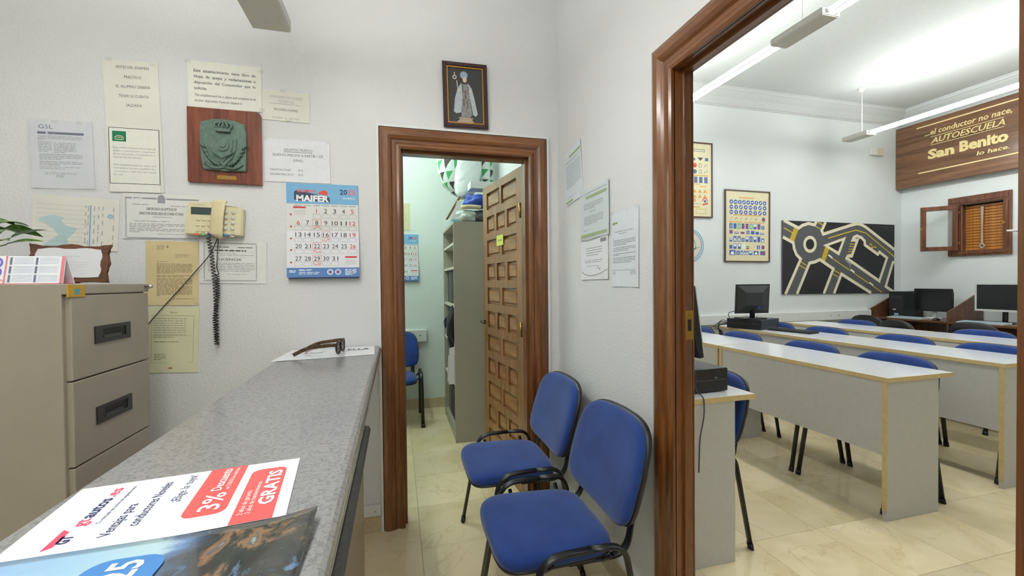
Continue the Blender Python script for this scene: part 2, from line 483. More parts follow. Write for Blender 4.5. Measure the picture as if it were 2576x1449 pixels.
def me_sheet(w_, h_, th=0.0008, curl=0.0, lift=0.0, nx=8, nz=8, seed=0):
    rd = random.Random(seed); ph = rd.uniform(0, 6)
    V = []; Fc = []
    def dy(a, b):
        return curl * (0.5 + 0.5 * math.sin(3.1 * a + 2.3 * b + ph)) * (abs(a) ** 2 + abs(b) ** 2) + lift * max(0, -b) ** 2
    for s_ in (0, 1):
        for j in range(nz + 1):
            for i in range(nx + 1):
                a, b = 2 * i / nx - 1, 2 * j / nz - 1
                V.append((a * w_ / 2, -dy(a, b) - (th if s_ else 0), b * h_ / 2))
    o = (nx + 1) * (nz + 1)
    for j in range(nz):
        for i in range(nx):
            a = j * (nx + 1) + i; b, c, d = a + 1, a + nx + 2, a + nx + 1
            Fc.append((d, c, b, a)); Fc.append((o + a, o + b, o + c, o + d))
    e = [i for i in range(nx + 1)] + [j * (nx + 1) + nx for j in range(1, nz + 1)] + [nz * (nx + 1) + i for i in range(nx - 1, -1, -1)] + [j * (nx + 1) for j in range(nz - 1, 0, -1)]
    for k in range(len(e)):
        a, b = e[k], e[(k + 1) % len(e)]; Fc.append((a, b, o + b, o + a))
    return me_from(V, Fc), dy
def sheet(name, label, cat, corners, mat, side='back', plane=None, curl=0.0014, th=0.0008, gap=0.0015, group=None, seed=0):
    c, w_, h_, roll = (on_back if side == 'back' else on_right)(corners, plane)
    me, dy = me_sheet(w_, h_, th, curl, 0, 8, 8, seed)
    o = obj(name, me, mat); tag(o, label, cat, group)
    pl = plane if plane is not None else (YW if side == 'back' else XW)
    (place_back if side == 'back' else place_right)(o, c, roll, pl - gap)
    tr = lambda v: (v[0], v[1] - dy(2 * v[0] / w_, 2 * v[2] / h_) - th, v[2])
    def ink(i, mat, name='lettering', lv=1): return i.build(name, mat, o, 0.0003 * lv, tr)
    return o, w_, h_, ink
def tape(o, w_, h_, spots):
    for (fx, fy) in spots:
        x, z = (fx - 0.5) * w_, (0.5 - fy) * h_
        box('tape', x - 0.012, x + 0.012, -0.0036, -0.0030, z - 0.008, z + 0.008, plain('clear_tape', (235, 236, 232), 0.2, alpha=0.06), o)

# ================================================================== THE SETTING
def struct(o, label=None):
    o['kind'] = 'structure'
    if label: o['label'] = label
    return o
def boxes(name, L, mat):
    bm = bmesh.new()
    for b in L: bm_box(bm, *b)
    return struct(obj(name, me_bm(bm), mat))
D1 = (0.028, 0.735); D2 = (0.425, 1.262); DH = 2.02
boxes('wall_back', [(-2.2, D1[0] - 0.02, YW, 2.48, 0, 3.0), (D1[1] + 0.02, XW, YW, 2.48, 0, 3.0), (D1[0] - 0.02, D1[1] + 0.02, YW, 2.48, DH + 0.02, 3.0)], M_WALL)
boxes('wall_right', [(XW, CX0, -2.2, D2[0] - 0.02, 0, CZC), (XW, CX0, D2[1] + 0.02, CYB, 0, CZC), (XW, CX0, D2[0] - 0.02, D2[1] + 0.02, DH + 0.02, CZC)], M_WALL)
boxes('wall_left', [(-2.3, -2.2, -2.2, 2.48, 0, 3.0)], M_WALL)
boxes('wall_front', [(-2.3, 7.25, -2.3, -2.2, 0, CZC)], M_WALL)
boxes('wall_classroom_back', [(CX0, CXR, CYB, 4.7, 0, CZC)], M_WALL3)
WY0, WY1, WZ0, WZ1 = 3.49, 3.90, 1.655, 2.255      # small window opening in the classroom right wall
boxes('wall_classroom_right', [(CXR, 7.35, -2.2, WY0, 0, CZC), (CXR, 7.35, WY1, 4.7, 0, CZC), (CXR, 7.35, WY0, WY1, 0, WZ0), (CXR, 7.35, WY0, WY1, WZ1, CZC), (7.33, 7.35, WY0, WY1, WZ0, WZ1)], M_WALL3)
boxes('wall_store_back', [(-1.3, XW, SYB, 4.65, 0, 3.0)], M_WALL2)
boxes('wall_store_left', [(-1.3, -1.2, 2.48, SYB, 0, 3.0)], M_WALL2)
boxes('ceiling', [(-2.3, XW, -2.2, 2.36, 3.0, 3.05)], M_CEIL)
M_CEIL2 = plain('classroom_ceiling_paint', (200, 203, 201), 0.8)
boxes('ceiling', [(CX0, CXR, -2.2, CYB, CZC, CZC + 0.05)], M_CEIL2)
boxes('ceiling', [(-1.3, XW, 2.36, 4.65, 3.0, 3.05)], M_CEIL)
# ---- marble floor tiles
fl = boxes('floor', [(-2.3, 7.35, -2.3, 4.7, -0.06, -0.005)], plain('tile_bedding', (150, 138, 116), 0.9))
def pix(p):
    q = Vector(p) - CAM; z = q.dot(_f)
    return (1288 + F * q.dot(C_R) / z, 724.5 + F * q.dot(C_D) / z) if z > 0.05 else (-9999, -9999)
TS = 0.40
tile_me = me_box(-TS / 2 + 0.0007, TS / 2 - 0.0007, -TS / 2 + 0.0007, TS / 2 - 0.0007, -0.0055, 0.0, 0.0007, 1)
rest = bmesh.new()
for i in range(-6, 19):
    for j in range(-6, 12):
        cx, cy = 0.1 + TS * i + TS / 2, 0.142 + TS * j + TS / 2 - 0.4 * 0
        if cx < -2.3 or cx > 7.15 or cy < -2.2 or cy > 4.6: continue
        u, v = pix((cx, cy, 0))
        vis = -120 < u < 2700 and v < 1640 and ((-0.7 < cx < 1.1 and cy > 0.7) or (cx >= 1.0 and cy > 0.45 * cx * 0.5))
        if vis: obj('tile', tile_me, M_TILE, fl, (cx, cy, 0))
        else: bm_box(rest, cx - TS / 2 + 0.0007, cx + TS / 2 - 0.0007, cy - TS / 2 + 0.0007, cy + TS / 2 - 0.0007, -0.0055, 0)
tag(obj('tile_field', me_bm(rest), M_TILE, fl), kind='stuff')
# ---- skirtings
struct(box('baseboard_back', -2.2, D1[0] - 0.115, YW - 0.012, YW, 0, 0.088, M_SKIRT, None, 0.002))
struct(box('baseboard_right', XW - 0.012, XW, D2[1] + 0.117, YW - 0.028, 0, 0.088, M_SKIRT, None, 0.002))
struct(box('baseboard_store', -1.2, XW, SYB - 0.012, SYB, 0, 0.104, M_SKIRT, None, 0.002))
# ---- classroom cornice
def cornice(name, axis, a0, a1, wallpos, sgn):
    prof = [(0, -0.19), (0.012, -0.19), (0.016, -0.175), (0.03, -0.17), (0.04, -0.15), (0.07, -0.10), (0.12, -0.06), (0.135, -0.045), (0.15, -0.04), (0.155, -0.02), (0.165, -0.015), (0.165, 0), (0, 0)]
    pts = [((wallpos + sgn * d), CZC + z) for d, z in prof]
    return struct(obj(name, prism(pts, a0, a1, 'X' if axis == 'X' else 'Y'), M_CEIL2))
cornice('trim_1', 'X', CX0, CXR, CYB, -1)      # along the back wall
cornice('trim_2', 'Y', -2.2, CYB, CXR, -1)     # along the right wall
# ---- door casings
PROF = [(0.0, 0.0), (0.0, 0.014), (0.010, 0.018), (0.022, 0.017), (0.030, 0.012), (0.044, 0.012), (0.052, 0.020), (0.066, 0.026), (0.088, 0.026), (0.104, 0.020), (0.110, 0.010), (0.110, 0.0)]
def casing(parent, axis, a0, a1, H, plane, sgn, ms, prof=PROF, name='casing'):
    def P(a, z, p):
        q = Vector((a, plane + sgn * p, z)) if axis == 'X' else Vector((plane + sgn * p, a, z))
        return q - parent.location
    n = len(prof)
    for k in range(3):
        if k == 0: A = [P(a0 - w_, 0, p) for w_, p in prof]; B = [P(a0 - w_, H + w_, p) for w_, p in prof]
        elif k == 1: A = [P(a1 + w_, 0, p) for w_, p in prof]; B = [P(a1 + w_, H + w_, p) for w_, p in prof]
        else: A = [P(a0 - w_, H + w_, p) for w_, p in prof]; B = [P(a1 + w_, H + w_, p) for w_, p in prof]
        bm = bmesh.new(); a = [bm.verts.new(v) for v in A]; b = [bm.verts.new(v) for v in B]
        bm.faces.new(a); bm.faces.new(b[::-1])
        for i in range(n): bm.faces.new((a[i], b[i], b[(i + 1) % n], a[(i + 1) % n]))
        obj(name, me_bm(bm), ms[1] if k == 2 else ms[0], parent)
def jambs(parent, axis, a0, a1, H, p0, p1, ms):
    L = parent.location
    def bx(nm, a, b, z0, z1, q0, q1, m):
        if axis == 'X': o = box(nm, a, b, q0, q1, z0, z1, m, parent, 0.001)
        else: o = box(nm, q0, q1, a, b, z0, z1, m, parent, 0.001)
        o.location = -L
    bx('jamb', a0 - 0.0195, a0, 0, H, p0, p1, ms[0]); bx('jamb', a1, a1 + 0.0195, 0, H, p0, p1, ms[0])
    bx('head_jamb', a0 - 0.0195, a1 + 0.0195, H, H + 0.0195, p0, p1, ms[1])
    s0, s1 = p0 + 0.03, p1 - 0.038
    bx('door_stop', a0, a0 + 0.012, 0, H, s0, s1, ms[0]); bx('door_stop', a1 - 0.012, a1, 0, H, s0, s1, ms[0])
    bx('door_stop', a0 + 0.012, a1 - 0.012, H - 0.012, H, s0, s1, ms[1])
def empty(name, loc, rot=(0, 0, 0)):
    o = bpy.data.objects.new(name, None); COL.objects.link(o); o.location = loc; o.rotation_euler = rot; o.empty_display_size = 0.1; return o
door1 = struct(empty('door_1', (0.38, YW, 0)), 'brown panelled door standing open into the store room')
casing(door1, 'X', *D1, DH, YW, -1, (M_WOODV, M_WOODX))
casing(door1, 'X', *D1, DH, 2.48, 1, (M_WOODV, M_WOODX))
casing(door1, 'X', *D1, DH, YW, -1, (M_DUCT, M_DUCT), [(0.111, 0), (0.111, 0.014), (0.123, 0.014), (0.123, 0)], 'trim_strip')
jambs(door1, 'X', *D1, DH, YW - 0.004, 2.484, (M_WOODV, M_WOODX))
LW, LH = 0.705, 2.0
bm = bmesh.new(); bm_box(bm, 0, LW, -0.036, -0.017, 0, LH)
rows = 11; rail = 0.052; st = 0.085; ph = (LH - 0.06 - rail * 12) / rows
bm_box(bm, 0, st, -0.017, 0, 0, LH); bm_box(bm, LW - st, LW, -0.017, 0, 0, LH)
zz = 0; cells = []
for r_ in range(rows):
    h_ = rail + (0.06 if r_ == 0 else 0)
    bm_box(bm, st, LW - st, -0.017, 0, zz, zz + h_); zz += h_
    nc = 2 if (rows - 1 - r_) % 2 == 0 else 3; mu = 0.038; cw = (LW - 2 * st - mu * (nc - 1)) / nc
    for c_ in range(nc):
        x0 = st + c_ * (cw + mu)
        if c_ < nc - 1: bm_box(bm, x0 + cw, x0 + cw + mu, -0.017, 0, zz, zz + ph)
        cells.append((nc, cw, x0 + cw / 2, zz + ph / 2))
    zz += ph
bm_box(bm, st, LW - st, -0.017, 0, zz, LH)
HX, HY = D1[1] - 0.002, 2.482
leaf_ang = math.atan2(3.17 - HY, 0.634 - HX)
leaf = obj('door_leaf', me_bm(bm), M_LEAF, door1, Vector((HX, HY, 0.008)) - door1.location)
leaf.rotation_euler = (0, 0, leaf_ang)
def me_field(w_, h_):
    a, b = w_ / 2 - 0.001, h_ / 2 - 0.001; k = 0.016; V = []
    for (ix, iz, y) in ((a, b, -0.017), (a - 0.003, b - 0.003, -0.0165), (a - k, b - k, -0.0155), (a - k - 0.007, b - k - 0.007, -0.004)):
        V += [(-ix, y, -iz), (ix, y, -iz), (ix, y, iz), (-ix, y, iz)]
    Fc = [(15, 14, 13, 12)]
    for l in range(3):
        for i in range(4): Fc.append((l * 4 + i, l * 4 + 4 + i, l * 4 + 4 + (i + 1) % 4, l * 4 + (i + 1) % 4))
    bm = bmesh.new(); vs = [bm.verts.new(v) for v in V]
    for f in Fc: bm.faces.new([vs[i] for i in f])
    bm.faces.new([vs[i] for i in (0, 1, 2, 3)])
    return me_bm(bm)
pm = {}
for nc, cw, cx, cz in cells:
    if nc not in pm: pm[nc] = me_field(cw, ph)
    obj('panel', pm[nc], M_PANEL, leaf, (cx, 0, cz))
hd = obj('handle_plate', me_box(LW - 0.062, LW - 0.022, 0.0, 0.004, 0.86, 1.09, 0.002), M_BRASS, leaf)
tube('handle', fillet([(LW - 0.042, 0.003, 1.01), (LW - 0.042, 0.045, 1.01), (LW - 0.15, 0.048, 1.008)], 0.02), 0.008, plain('dark_bronze_handle', (86, 74, 60), 0.3, 0.8), leaf)
for z in (0.3, 1.02, 1.74):
    o = tube('hinge', [(0, 0, z - 0.045), (0, 0, z + 0.045)], 0.008, M_BRASS, door1); o.location = Vector((HX - 0.012, HY + 0.004, 0)) - door1.location
st_ = thing('door_sticker', 'small yellow-green printed sticker on the open panelled door', 'sticker')
_d1 = Vector((math.cos(leaf_ang), math.sin(leaf_ang), 0)); _n1 = Vector((-_d1.y, _d1.x, 0))
st_.location = Vector((HX, HY, 0.008)) + _d1 * 0.36 + _n1 * 0.0022 + Vector((0, 0, 1.585))
st_.rotation_euler = (0, 0, leaf_ang + PI)
box('card', -0.06, 0.06, -0.001, 0, -0.035, 0.035, plain('yellow_green_card', (214, 218, 96), 0.4), st_)
i = Ink(0.12, 0.07); i.para(0.25, 0.85, 0.42, 1, 0.3, 0.6, 1, 2); i.build('lettering', I_OLIVE, st_, 0.0013)
door2 = struct(empty('door_2', (XW, 0.84, 0)), 'wide brown doorway opening into the classroom')
casing(door2, 'Y', *D2, DH, XW, -1, (M_WOODV, M_WOODY))
casing(door2, 'Y', *D2, DH, CX0, 1, (M_WOODV, M_WOODY), [(a, b * 0.5) for a, b in PROF])
jambs(door2, 'Y', *D2, DH, XW - 0.004, CX0 + 0.003, (M_WOODV, M_WOODY))
sp = obj('strike_plate', me_box(0.038, 0.068, D2[1] - 0.002 - 0.84, D2[1] - 0.84, 1.105, 1.205, 0.0005), M_BRASS, door2)
obj('strike_slot', me_box(0.046, 0.060, D2[1] - 0.0026 - 0.84, D2[1] - 0.0022 - 0.84, 1.135, 1.175), M_BLACK, sp)
for z in (1.118, 1.19):
    o = obj('screw', me_lathe([(0.0035, 0), (0.0035, 0.0012), (0.001, 0.002)], 10), M_BRASS, sp, (0.053, D2[1] - 0.002 - 0.84, z)); o.rotation_euler = (PI / 2, 0, 0)

# ================================================================== LAMPS
M_TUBE_O = emit('office_tube_glow', (0.98, 1.0, 0.97), LAMP_OFFICE)
M_TUBE_C = emit('classroom_tube_glow', (0.97, 1.0, 0.99), LAMP_CLASS)
M_TUBE_S = emit('store_tube_glow', (0.84, 1.0, 0.93), LAMP_STORE)
def pendant(label, x, z, zc, boxes_, tubes_, rods, mt):
    y0 = boxes_[0][0]
    t = thing('pendant_lamp', label, 'lamp', (x, y0, z), group='fluorescent pendant lamps')
    for a, b in boxes_:
        g = obj('gear_box', prism([(-0.0785, 0.012), (-0.070, 0), (0.070, 0), (0.0785, 0.012), (0.0785, 0.05), (-0.0785, 0.05)], a - y0, b - y0, 'Y', 0.004), M_LAMPBOX, t)
        for e in (a, b):
            obj('end_cap', me_box(-0.077, 0.077, e - y0 - 0.003, e - y0 + 0.003, 0.004, 0.048, 0.002), M_WHITEPL, g)
    for a, b in tubes_:
        for s in (-1, 1):
            tu = tube('fluorescent_tube', [(s * 0.036, a - y0 + 0.02, 0.028), (s * 0.036, b - y0 - 0.02, 0.028)], 0.014, mt, t, n=12)
            for e, sg in ((a, 1), (b, -1)):
                o = tube('tube_socket', [(s * 0.036, e - y0 + sg * 0.002, 0.028), (s * 0.036, e - y0 + sg * 0.02, 0.028)], 0.016, M_WHITEPL, tu, n=12)
    for yr in rods:
        rd = tube('suspension_rod', [(0, yr - y0, 0.05), (0, yr - y0, zc - z - 0.03)], 0.007, M_WHITEPL, t, n=8)
        obj('ceiling_rose', me_lathe([(0.012, zc - z - 0.05), (0.03, zc - z - 0.02), (0.045, zc - z - 0.004), (0.045, zc - z - 0.001)], 16), M_WHITEPL, rd, (0, yr - y0, 0), True)
    return t
pendant('fluorescent pendant lamp at the top edge above the reception counter', -0.515, 2.42, 3.0, [(1.75, 2.1), (-0.15, 0.2)], [(0.2, 1.75), (-1.7, -0.15)], [1.92, 0.02], M_TUBE_O)
pendant('double-tube pendant lamp with a grey box at its middle nearest the classroom doorway', 2.92, 3.125, CZC, [(2.31, 2.73), (0.40, 0.75)], [(0.75, 2.31), (2.73, 4.25)], [2.52, 0.57], M_TUBE_C)
pendant('pendant lamp hanging in front of the wooden wall sign', 5.689, 3.085, CZC, [(3.99, 4.29), (2.1, 2.45)], [(2.45, 3.99), (0.55, 2.1)], [4.10, 2.27], M_TUBE_C)
t = pendant('ceiling lamp of the store room behind the panelled door', -0.35, 2.86, 3.0, [(2.75, 2.95), (4.2, 4.4)], [(2.95, 4.2)], [2.85, 4.3], M_TUBE_S)

# ================================================================== RECEPTION COUNTER
CT = 0.98; CXA, CXB = -0.505, -0.085
ct = thing('reception_counter', 'reception counter with grey speckled top and wooden front', 'counter', (-0.3, 0.5, 0))
def W(o):
    o.location = o.location - o.parent.location; return o
prof = [(CXA, CT - 0.028), (CXA, CT - 0.004), (CXA + 0.004, CT), (CXB - 0.016, CT), (CXB - 0.007, CT - 0.002), (CXB - 0.001, CT - 0.008), (CXB, CT - 0.016), (CXB, CT - 0.028)]
W(obj('worktop', prism(prof, -0.25, YW - 0.004, 'Y'), M_GRAN, ct))
W(box('edge_strip', CXB - 0.004, CXB + 0.0008, -0.25, 1.30, CT - 0.034, CT - 0.029, M_EDGELINE, ct))
W(box('under_top', CXA + 0.03, CXB - 0.012, -0.24, 1.295, CT - 0.075, CT - 0.0285, M_GRANE, ct))
W(obj('lower_ledge', prism([(-0.45, 0.875), (-0.45, 0.90), (-0.092, 0.90), (-0.083, 0.897), (-0.079, 0.888), (-0.083, 0.878), (-0.092, 0.875)], -0.25, 1.30, 'Y', 0.003), M_GRANE, ct))
W(box('front_panel', -0.125, -0.10, -0.24, 1.285, 0.06, 0.874, M_WOODB, ct, 0.002))
W(box('plinth', -0.43, -0.13, -0.23, 1.27, 0, 0.06, M_BLACK, ct))
W(box('side_panel', -0.45, -0.126, 1.262, 1.285, 0.06, 0.874, M_WOODB, ct, 0.002))
W(box('shelf', -0.44, -0.127, -0.22, 1.26, 0.45, 0.47, M_WOODB, ct))

# ================================================================== FILING CABINET
FX, FY0, FY1, FZ = -1.0, 1.665, 2.12, 1.318
fc = thing('filing_cabinet', 'beige steel filing cabinet behind the reception counter', 'filing cabinet', (FX - 0.31, (FY0 + FY1) / 2, 0))
W(box('body', FX - 0.62, FX - 0.018, FY0, FY1, 0.0, FZ, M_STEEL, fc, 0.003))
W(box('top_rail', FX - 0.02, FX, FY0, FY1, FZ - 0.034, FZ - 0.0005, M_STEEL, fc, 0.003))
zt = FZ - 0.038
for k in range(4):
    z1 = zt - k * 0.2775; z0 = z1 - 0.273
    d = W(box('drawer', FX - 0.02, FX - 0.001, FY0 + 0.014, FY1 - 0.004, z0, z1, M_STEEL, fc, 0.003))
    yc = (FY0 + FY1) / 2 - 0.01; zc = z0 + 0.135
    bm = bmesh.new()
    bm_box(bm, 0, 0.004, -0.1, 0.1, 0.018, 0.03); bm_box(bm, 0, 0.004, -0.1, 0.1, -0.03, -0.016)
    bm_box(bm, 0, 0.004, -0.1, -0.06, -0.016, 0.018); bm_box(bm, 0, 0.004, 0.07, 0.1, -0.016, 0.018)
    hb = obj('handle_plate', me_bm(bm), M_BLACK, d, (FX - 0.001, yc, zc))
    bm = bmesh.new(); bm_box(bm, 0.0002, 0.0014, -0.06, 0.07, -0.016, 0.018)
    obj('handle_recess', me_bm(bm), plain('recess_black', (12, 12, 13), 0.6), d, (FX - 0.001, yc, zc))
    obj('pull_bar', me_box(0.001, 0.006, -0.06, 0.04, -0.016, -0.004, 0.001), M_DARK, d, (FX - 0.001, yc, zc))
    for q in (hb,): pass
o = obj('lock_knob', me_lathe([(0.004, 0), (0.004, 0.012), (0.009, 0.014), (0.010, 0.022), (0.006, 0.028), (0.001, 0.03)], 14), M_CHROME, fc, Vector((FX, FY1 - 0.03, FZ - 0.012)) - fc.location, True); o.rotation_euler = (0, PI / 2, 0)
W(tube('lock_rod', [(FX + 0.006, FY1 - 0.025, FZ - 0.014), (FX + 0.006, FY1 + 0.006, FZ - 0.010)], 0.0025, M_CHROME, fc))
W(box('label_sticker', FX - 0.004, FX + 0.0012, FY0 - 0.0008, FY0 + 0.075, FZ - 0.042, FZ - 0.004, plain('mustard_sticker', (190, 150, 40), 0.5), fc))
W(box('sticker_mark', FX + 0.0013, FX + 0.0018, FY0 + 0.026, FY0 + 0.05, FZ - 0.034, FZ - 0.016, plain('teal_ink', (92, 150, 150), 0.5), fc))

# ================================================================== CHAIRS
def superpt(a, b, e, t):
    c, s = math.cos(t), math.sin(t)
    return a * math.copysign(abs(c) ** (2 / e), c), b * math.copysign(abs(s) ** (2 / e), s)
def me_pad(rings, fn, n=56):
    V = []; Fc = []
    for s, h in rings:
        for k in range(n): V.append(fn(s, h, 2 * PI * k / n))
    for i in range(len(rings) - 1):
        for k in range(n): Fc.append((i * n + k, i * n + (k + 1) % n, (i + 1) * n + (k + 1) % n, (i + 1) * n + k))
    Fc.append(tuple((len(rings) - 1) * n + k for k in range(n))); Fc.append(tuple(range(n))[::-1])
    bm = bmesh.new(); vs = [bm.verts.new(v) for v in V]
    for f in Fc: bm.faces.new([vs[i] for i in f])
    return me_bm(bm)
TOPR = [(0.98, 0), (1.0, 0.008), (1.0, 0.02), (0.985, 0.031), (0.95, 0.039), (0.88, 0.044), (0.7, 0.048), (0.45, 0.05), (0.15, 0.051)]
BOTR = [(0.995, 0), (0.985, -0.008), (0.93, -0.014), (0.6, -0.016), (0.2, -0.016)]
def seat_fn(s, h, t):
    x, y = superpt(0.226, 0.207, 5.0, t); x *= s; y *= s
    x *= 1 - 0.10 * (y / 0.205 + 1) / 2
    return (x, y - 0.045, 0.412 + h - 0.10 * max(0, -y - 0.12) ** 1.0 * 0.9 - 0.05 * (y + 0.2) * 0.4)
def back_fn(s, h, t):
    x, z = superpt(0.247, 0.172, 4.6 if math.sin(t) > 0 else 6.5, t); x *= s; z *= s
    f = z / 0.172
    x *= 1.0 - 0.06 * max(0, f) - 0.03 * max(0, -f) ** 2
    z -= 0.014 * (x / 0.247) ** 2 * (1 if z > 0 else -0.5)
    y = 0.235 + 0.29 * z - 0.018 * (x / 0.236) ** 2
    return (x, y - h, 0.652 + z)
def make_chair(name='visitor_chair'):
    t = empty(name, (0, 0, 0))
    obj('seat', me_pad(TOPR, seat_fn), M_BLUE, t, None, True)
    obj('seat_shell', me_pad(BOTR, seat_fn), M_BLACK, t, None, True)
    obj('backrest', me_pad([(a, b * 0.75) for a, b in TOPR], back_fn), M_BLUE, t, None, True)
    obj('backrest_shell', me_pad([(1.012, 0.002), (1.02, -0.006), (1.0, -0.016), (0.9, -0.022), (0.5, -0.024), (0.15, -0.024)], back_fn), M_BLACK, t, None, True)
    for s in (-1, 1):
        f = fillet([(s * 0.262, -0.225, 0.0), (s * 0.256, -0.135, 0.468), (s * 0.256, 0.03, 0.472)], 0.07)
        r_ = fillet([(s * 0.262, 0.235, 0.0), (s * 0.256, 0.145, 0.468), (s * 0.256, 0.03, 0.472)], 0.07)
        for p in (f, r_):
            l = tube('leg', p, 0.009, M_BLACKT, t, 0.016, 10, (1, 0, 0))
            b = Vector(p[0]); d_ = (Vector(p[1]) - b).normalized()
            tube('foot_cap', [b + Vector((0, 0, 0.0005)), b + d_ * 0.03], 0.0115, M_BLACK, l, 0.0185, 10, (1, 0, 0))
        tube('back_support', fillet([(s * 0.185, -0.02, 0.392), (s * 0.19, 0.19, 0.392), (s * 0.19, 0.212, 0.52), (s * 0.19, 0.250, 0.66)], 0.10, 8), 0.017, M_BLACKT, t, 0.007, 10, (0, 0, 1))
    for y in (-0.10, 0.10):
        tube('crossbar', [(-0.252, y, 0.440), (-0.2, y, 0.392), (0.2, y, 0.392), (0.252, y, 0.440)], 0.008, M_BLACKT, t)
    return t
CH0 = make_chair(); ch_used = []
def place_chair(x, y, rz, label, group='blue visitor chairs'):
    o = CH0 if not ch_used else copy_tree(CH0)
    ch_used.append(o); o.location = (x, y, 0); o.rotation_euler = (0, 0, rz)
    return tag(o, label, 'chair', group)
R9 = -PI / 2
place_chair(0.545, 1.475, R9, 'large blue fabric chair nearest the camera, beside the classroom doorway')
place_chair(0.555, 2.058, R9, 'blue fabric chair by the wall nearest the panelled door')
place_chair(-0.05, 4.16, 0, 'blue chair under the wall calendar in the store room')
CLS = [(1.41, 1.96, 'blue chair behind the near white desk that holds a computer'),
       (2.805, 2.003, 'blue chair at the near end of the largest white desk'),
       (2.805, 2.578, 'blue chair at the far end of the largest white desk'),
       (2.805, 3.256, 'blue chair left of the largest desk, below the far monitor'),
       (2.805, 3.84, 'blue chair mostly hidden behind the near monitor at the door jamb'),
       (3.87, 2.065, 'blue chair at the second row nearest the right door frame'),
       (3.87, 2.634, 'blue chair in the middle of the second desk row'),
       (3.87, 3.314, 'blue chair right of the far computer in the second row'),
       (3.87, 3.884, 'blue chair directly behind the far computer keyboard'),
       (4.91, 2.66, 'blue chair in front of the right computer carrel'),
       (4.91, 3.78, 'farthest blue chair, under the road plan board')]
for x, y, l in CLS: place_chair(x, y, R9, l)

# ================================================================== CLASSROOM DESKS
def make_desk(L):
    t = empty('classroom_desk', (0, 0, 0)); D = 0.5; TH = 0.025; Z1 = 0.775
    top = obj('desktop', me_box(0.003, D - 0.003, 0.003, L - 0.003, Z1 - TH, Z1, 0.0012, 1), M_WHITELAM, t)
    bm = bmesh.new()
    bm_box(bm, 0, 0.0029, 0, L, Z1 - TH, Z1 - 0.0005); bm_box(bm, D - 0.0029, D, 0, L, Z1 - TH, Z1 - 0.0005)
    bm_box(bm, 0.003, D - 0.003, 0, 0.0029, Z1 - TH, Z1 - 0.0005); bm_box(bm, 0.003, D - 0.003, L - 0.0029, L, Z1 - TH, Z1 - 0.0005)
    obj('edge_band', me_bm(bm), M_TAN, top)
    obj('modesty_panel', me_box(0.008, 0.026, 0.03, L - 0.03, 0.35, Z1 - TH - 0.001), M_GREYLAM, t)
    for y in (0.005, L - 0.03):
        e = obj('end_panel', me_box(0.003, 0.39, y, y + 0.025, 0.0, Z1 - TH - 0.001, 0.0008, 1), M_GREYLAM, t)
        obj('edge_band', me_box(0.0, 0.0029, y + 0.0005, y + 0.0245, 0.05, Z1 - TH - 0.001), M_TAN, e)
    return t
DL = 1.245
DK0 = make_desk(DL); dk = []
def desk(x, y, label):
    o = DK0 if not dk else copy_tree(DK0)
    dk.append(o); o.location = (x, y, 0); return tag(o, label, 'desk', 'white classroom desks')
desk(1.112, 1.635, 'white desk beside the door jamb carrying a computer case')
desk(2.52, 1.680, 'largest white desk in the classroom, its end panel fully in view')
desk(2.52, 2.935, 'white desk joined to the far end of the largest desk')
desk(3.59, 1.745, 'second row white desk cut by the right door frame')
desk(3.59, 3.000, 'second row white desk carrying the far monitor')
desk(4.63, 1.740, 'back row white desk at the right, below the second carrel')
desk(4.63, 3.000, 'back row white desk in front of the tower computer')

# ================================================================== PAPERS AND THINGS ON THE OFFICE BACK WALL
# faded scientific sheet names: every notice is one sheet with its print as parts
o, w_, h_, ink = sheet('notice_sheet', 'white form in a plastic sleeve, leftmost notice on the wall', 'notice', [(75, 303), (233, 310), (238, 477), (86, 472)], M_P_COOL, seed=1)
i = Ink(w_, h_); i.text('GSL', 0.13, 0.115, 0.06, 'l', 0.0, 0, None, 1.25); i.rect(0.11, 0.16, 0.86, 0.195); ink(i, I_NAVY)
i = Ink(w_, h_); i.para(0.11, 0.84, 0.22, 4, 0.019, 0.4, 0.15, 1); i.para(0.11, 0.33, 0.31, 7, 0.023, 0.35, 0.7, 2); i.para(0.36, 0.72, 0.32, 7, 0.023, 0.35, 0.5, 3); i.para(0.12, 0.82, 0.49, 4, 0.024, 0.38, 0.5, 4); i.para(0.12, 0.82, 0.6, 3, 0.024, 0.35, 0.5, 5); i.para(0.12, 0.8, 0.68, 2, 0.024, 0.3, 0.6, 6); i.para(0.2, 0.75, 0.765, 2, 0.02, 0.3, 0.9, 7); i.para(0.38, 0.5, 0.805, 3, 0.012, 0.5, 1, 8); ink(i, I_GREY)
box('plastic_sleeve', -w_ / 2 - 0.008, w_ / 2 + 0.008, -0.0075, -0.007, -h_ / 2 - 0.006, h_ / 2 + 0.004, M_SLEEVE, o); tape(o, w_, h_, [(0.4, 0.0), (0.8, 0.01)])

o, w_, h_, ink = sheet('notice_sheet', 'tall yellowed notice about settling the account before the practical exam', 'notice', [(263, 150), (404, 158), (408, 487), (272, 482)], M_P_OLD, seed=2)
i = Ink(w_, h_)
for t, y, f in (('ANTES DEL EXAMEN', 0.062, 0.60), ('PRÁCTICO', 0.135, 0.31), ('EL ALUMNO DEBERÁ', 0.207, 0.62), ('TENER SU CUENTA', 0.279, 0.55), ('SALDADA.', 0.348, 0.30)):
    i.text(t, 0.53, y, 0.021, 'c', 0.0, 0, f)
ink(i, I_DGREY); tape(o, w_, h_, [(0.12, 0.0), (0.9, 0.02)])

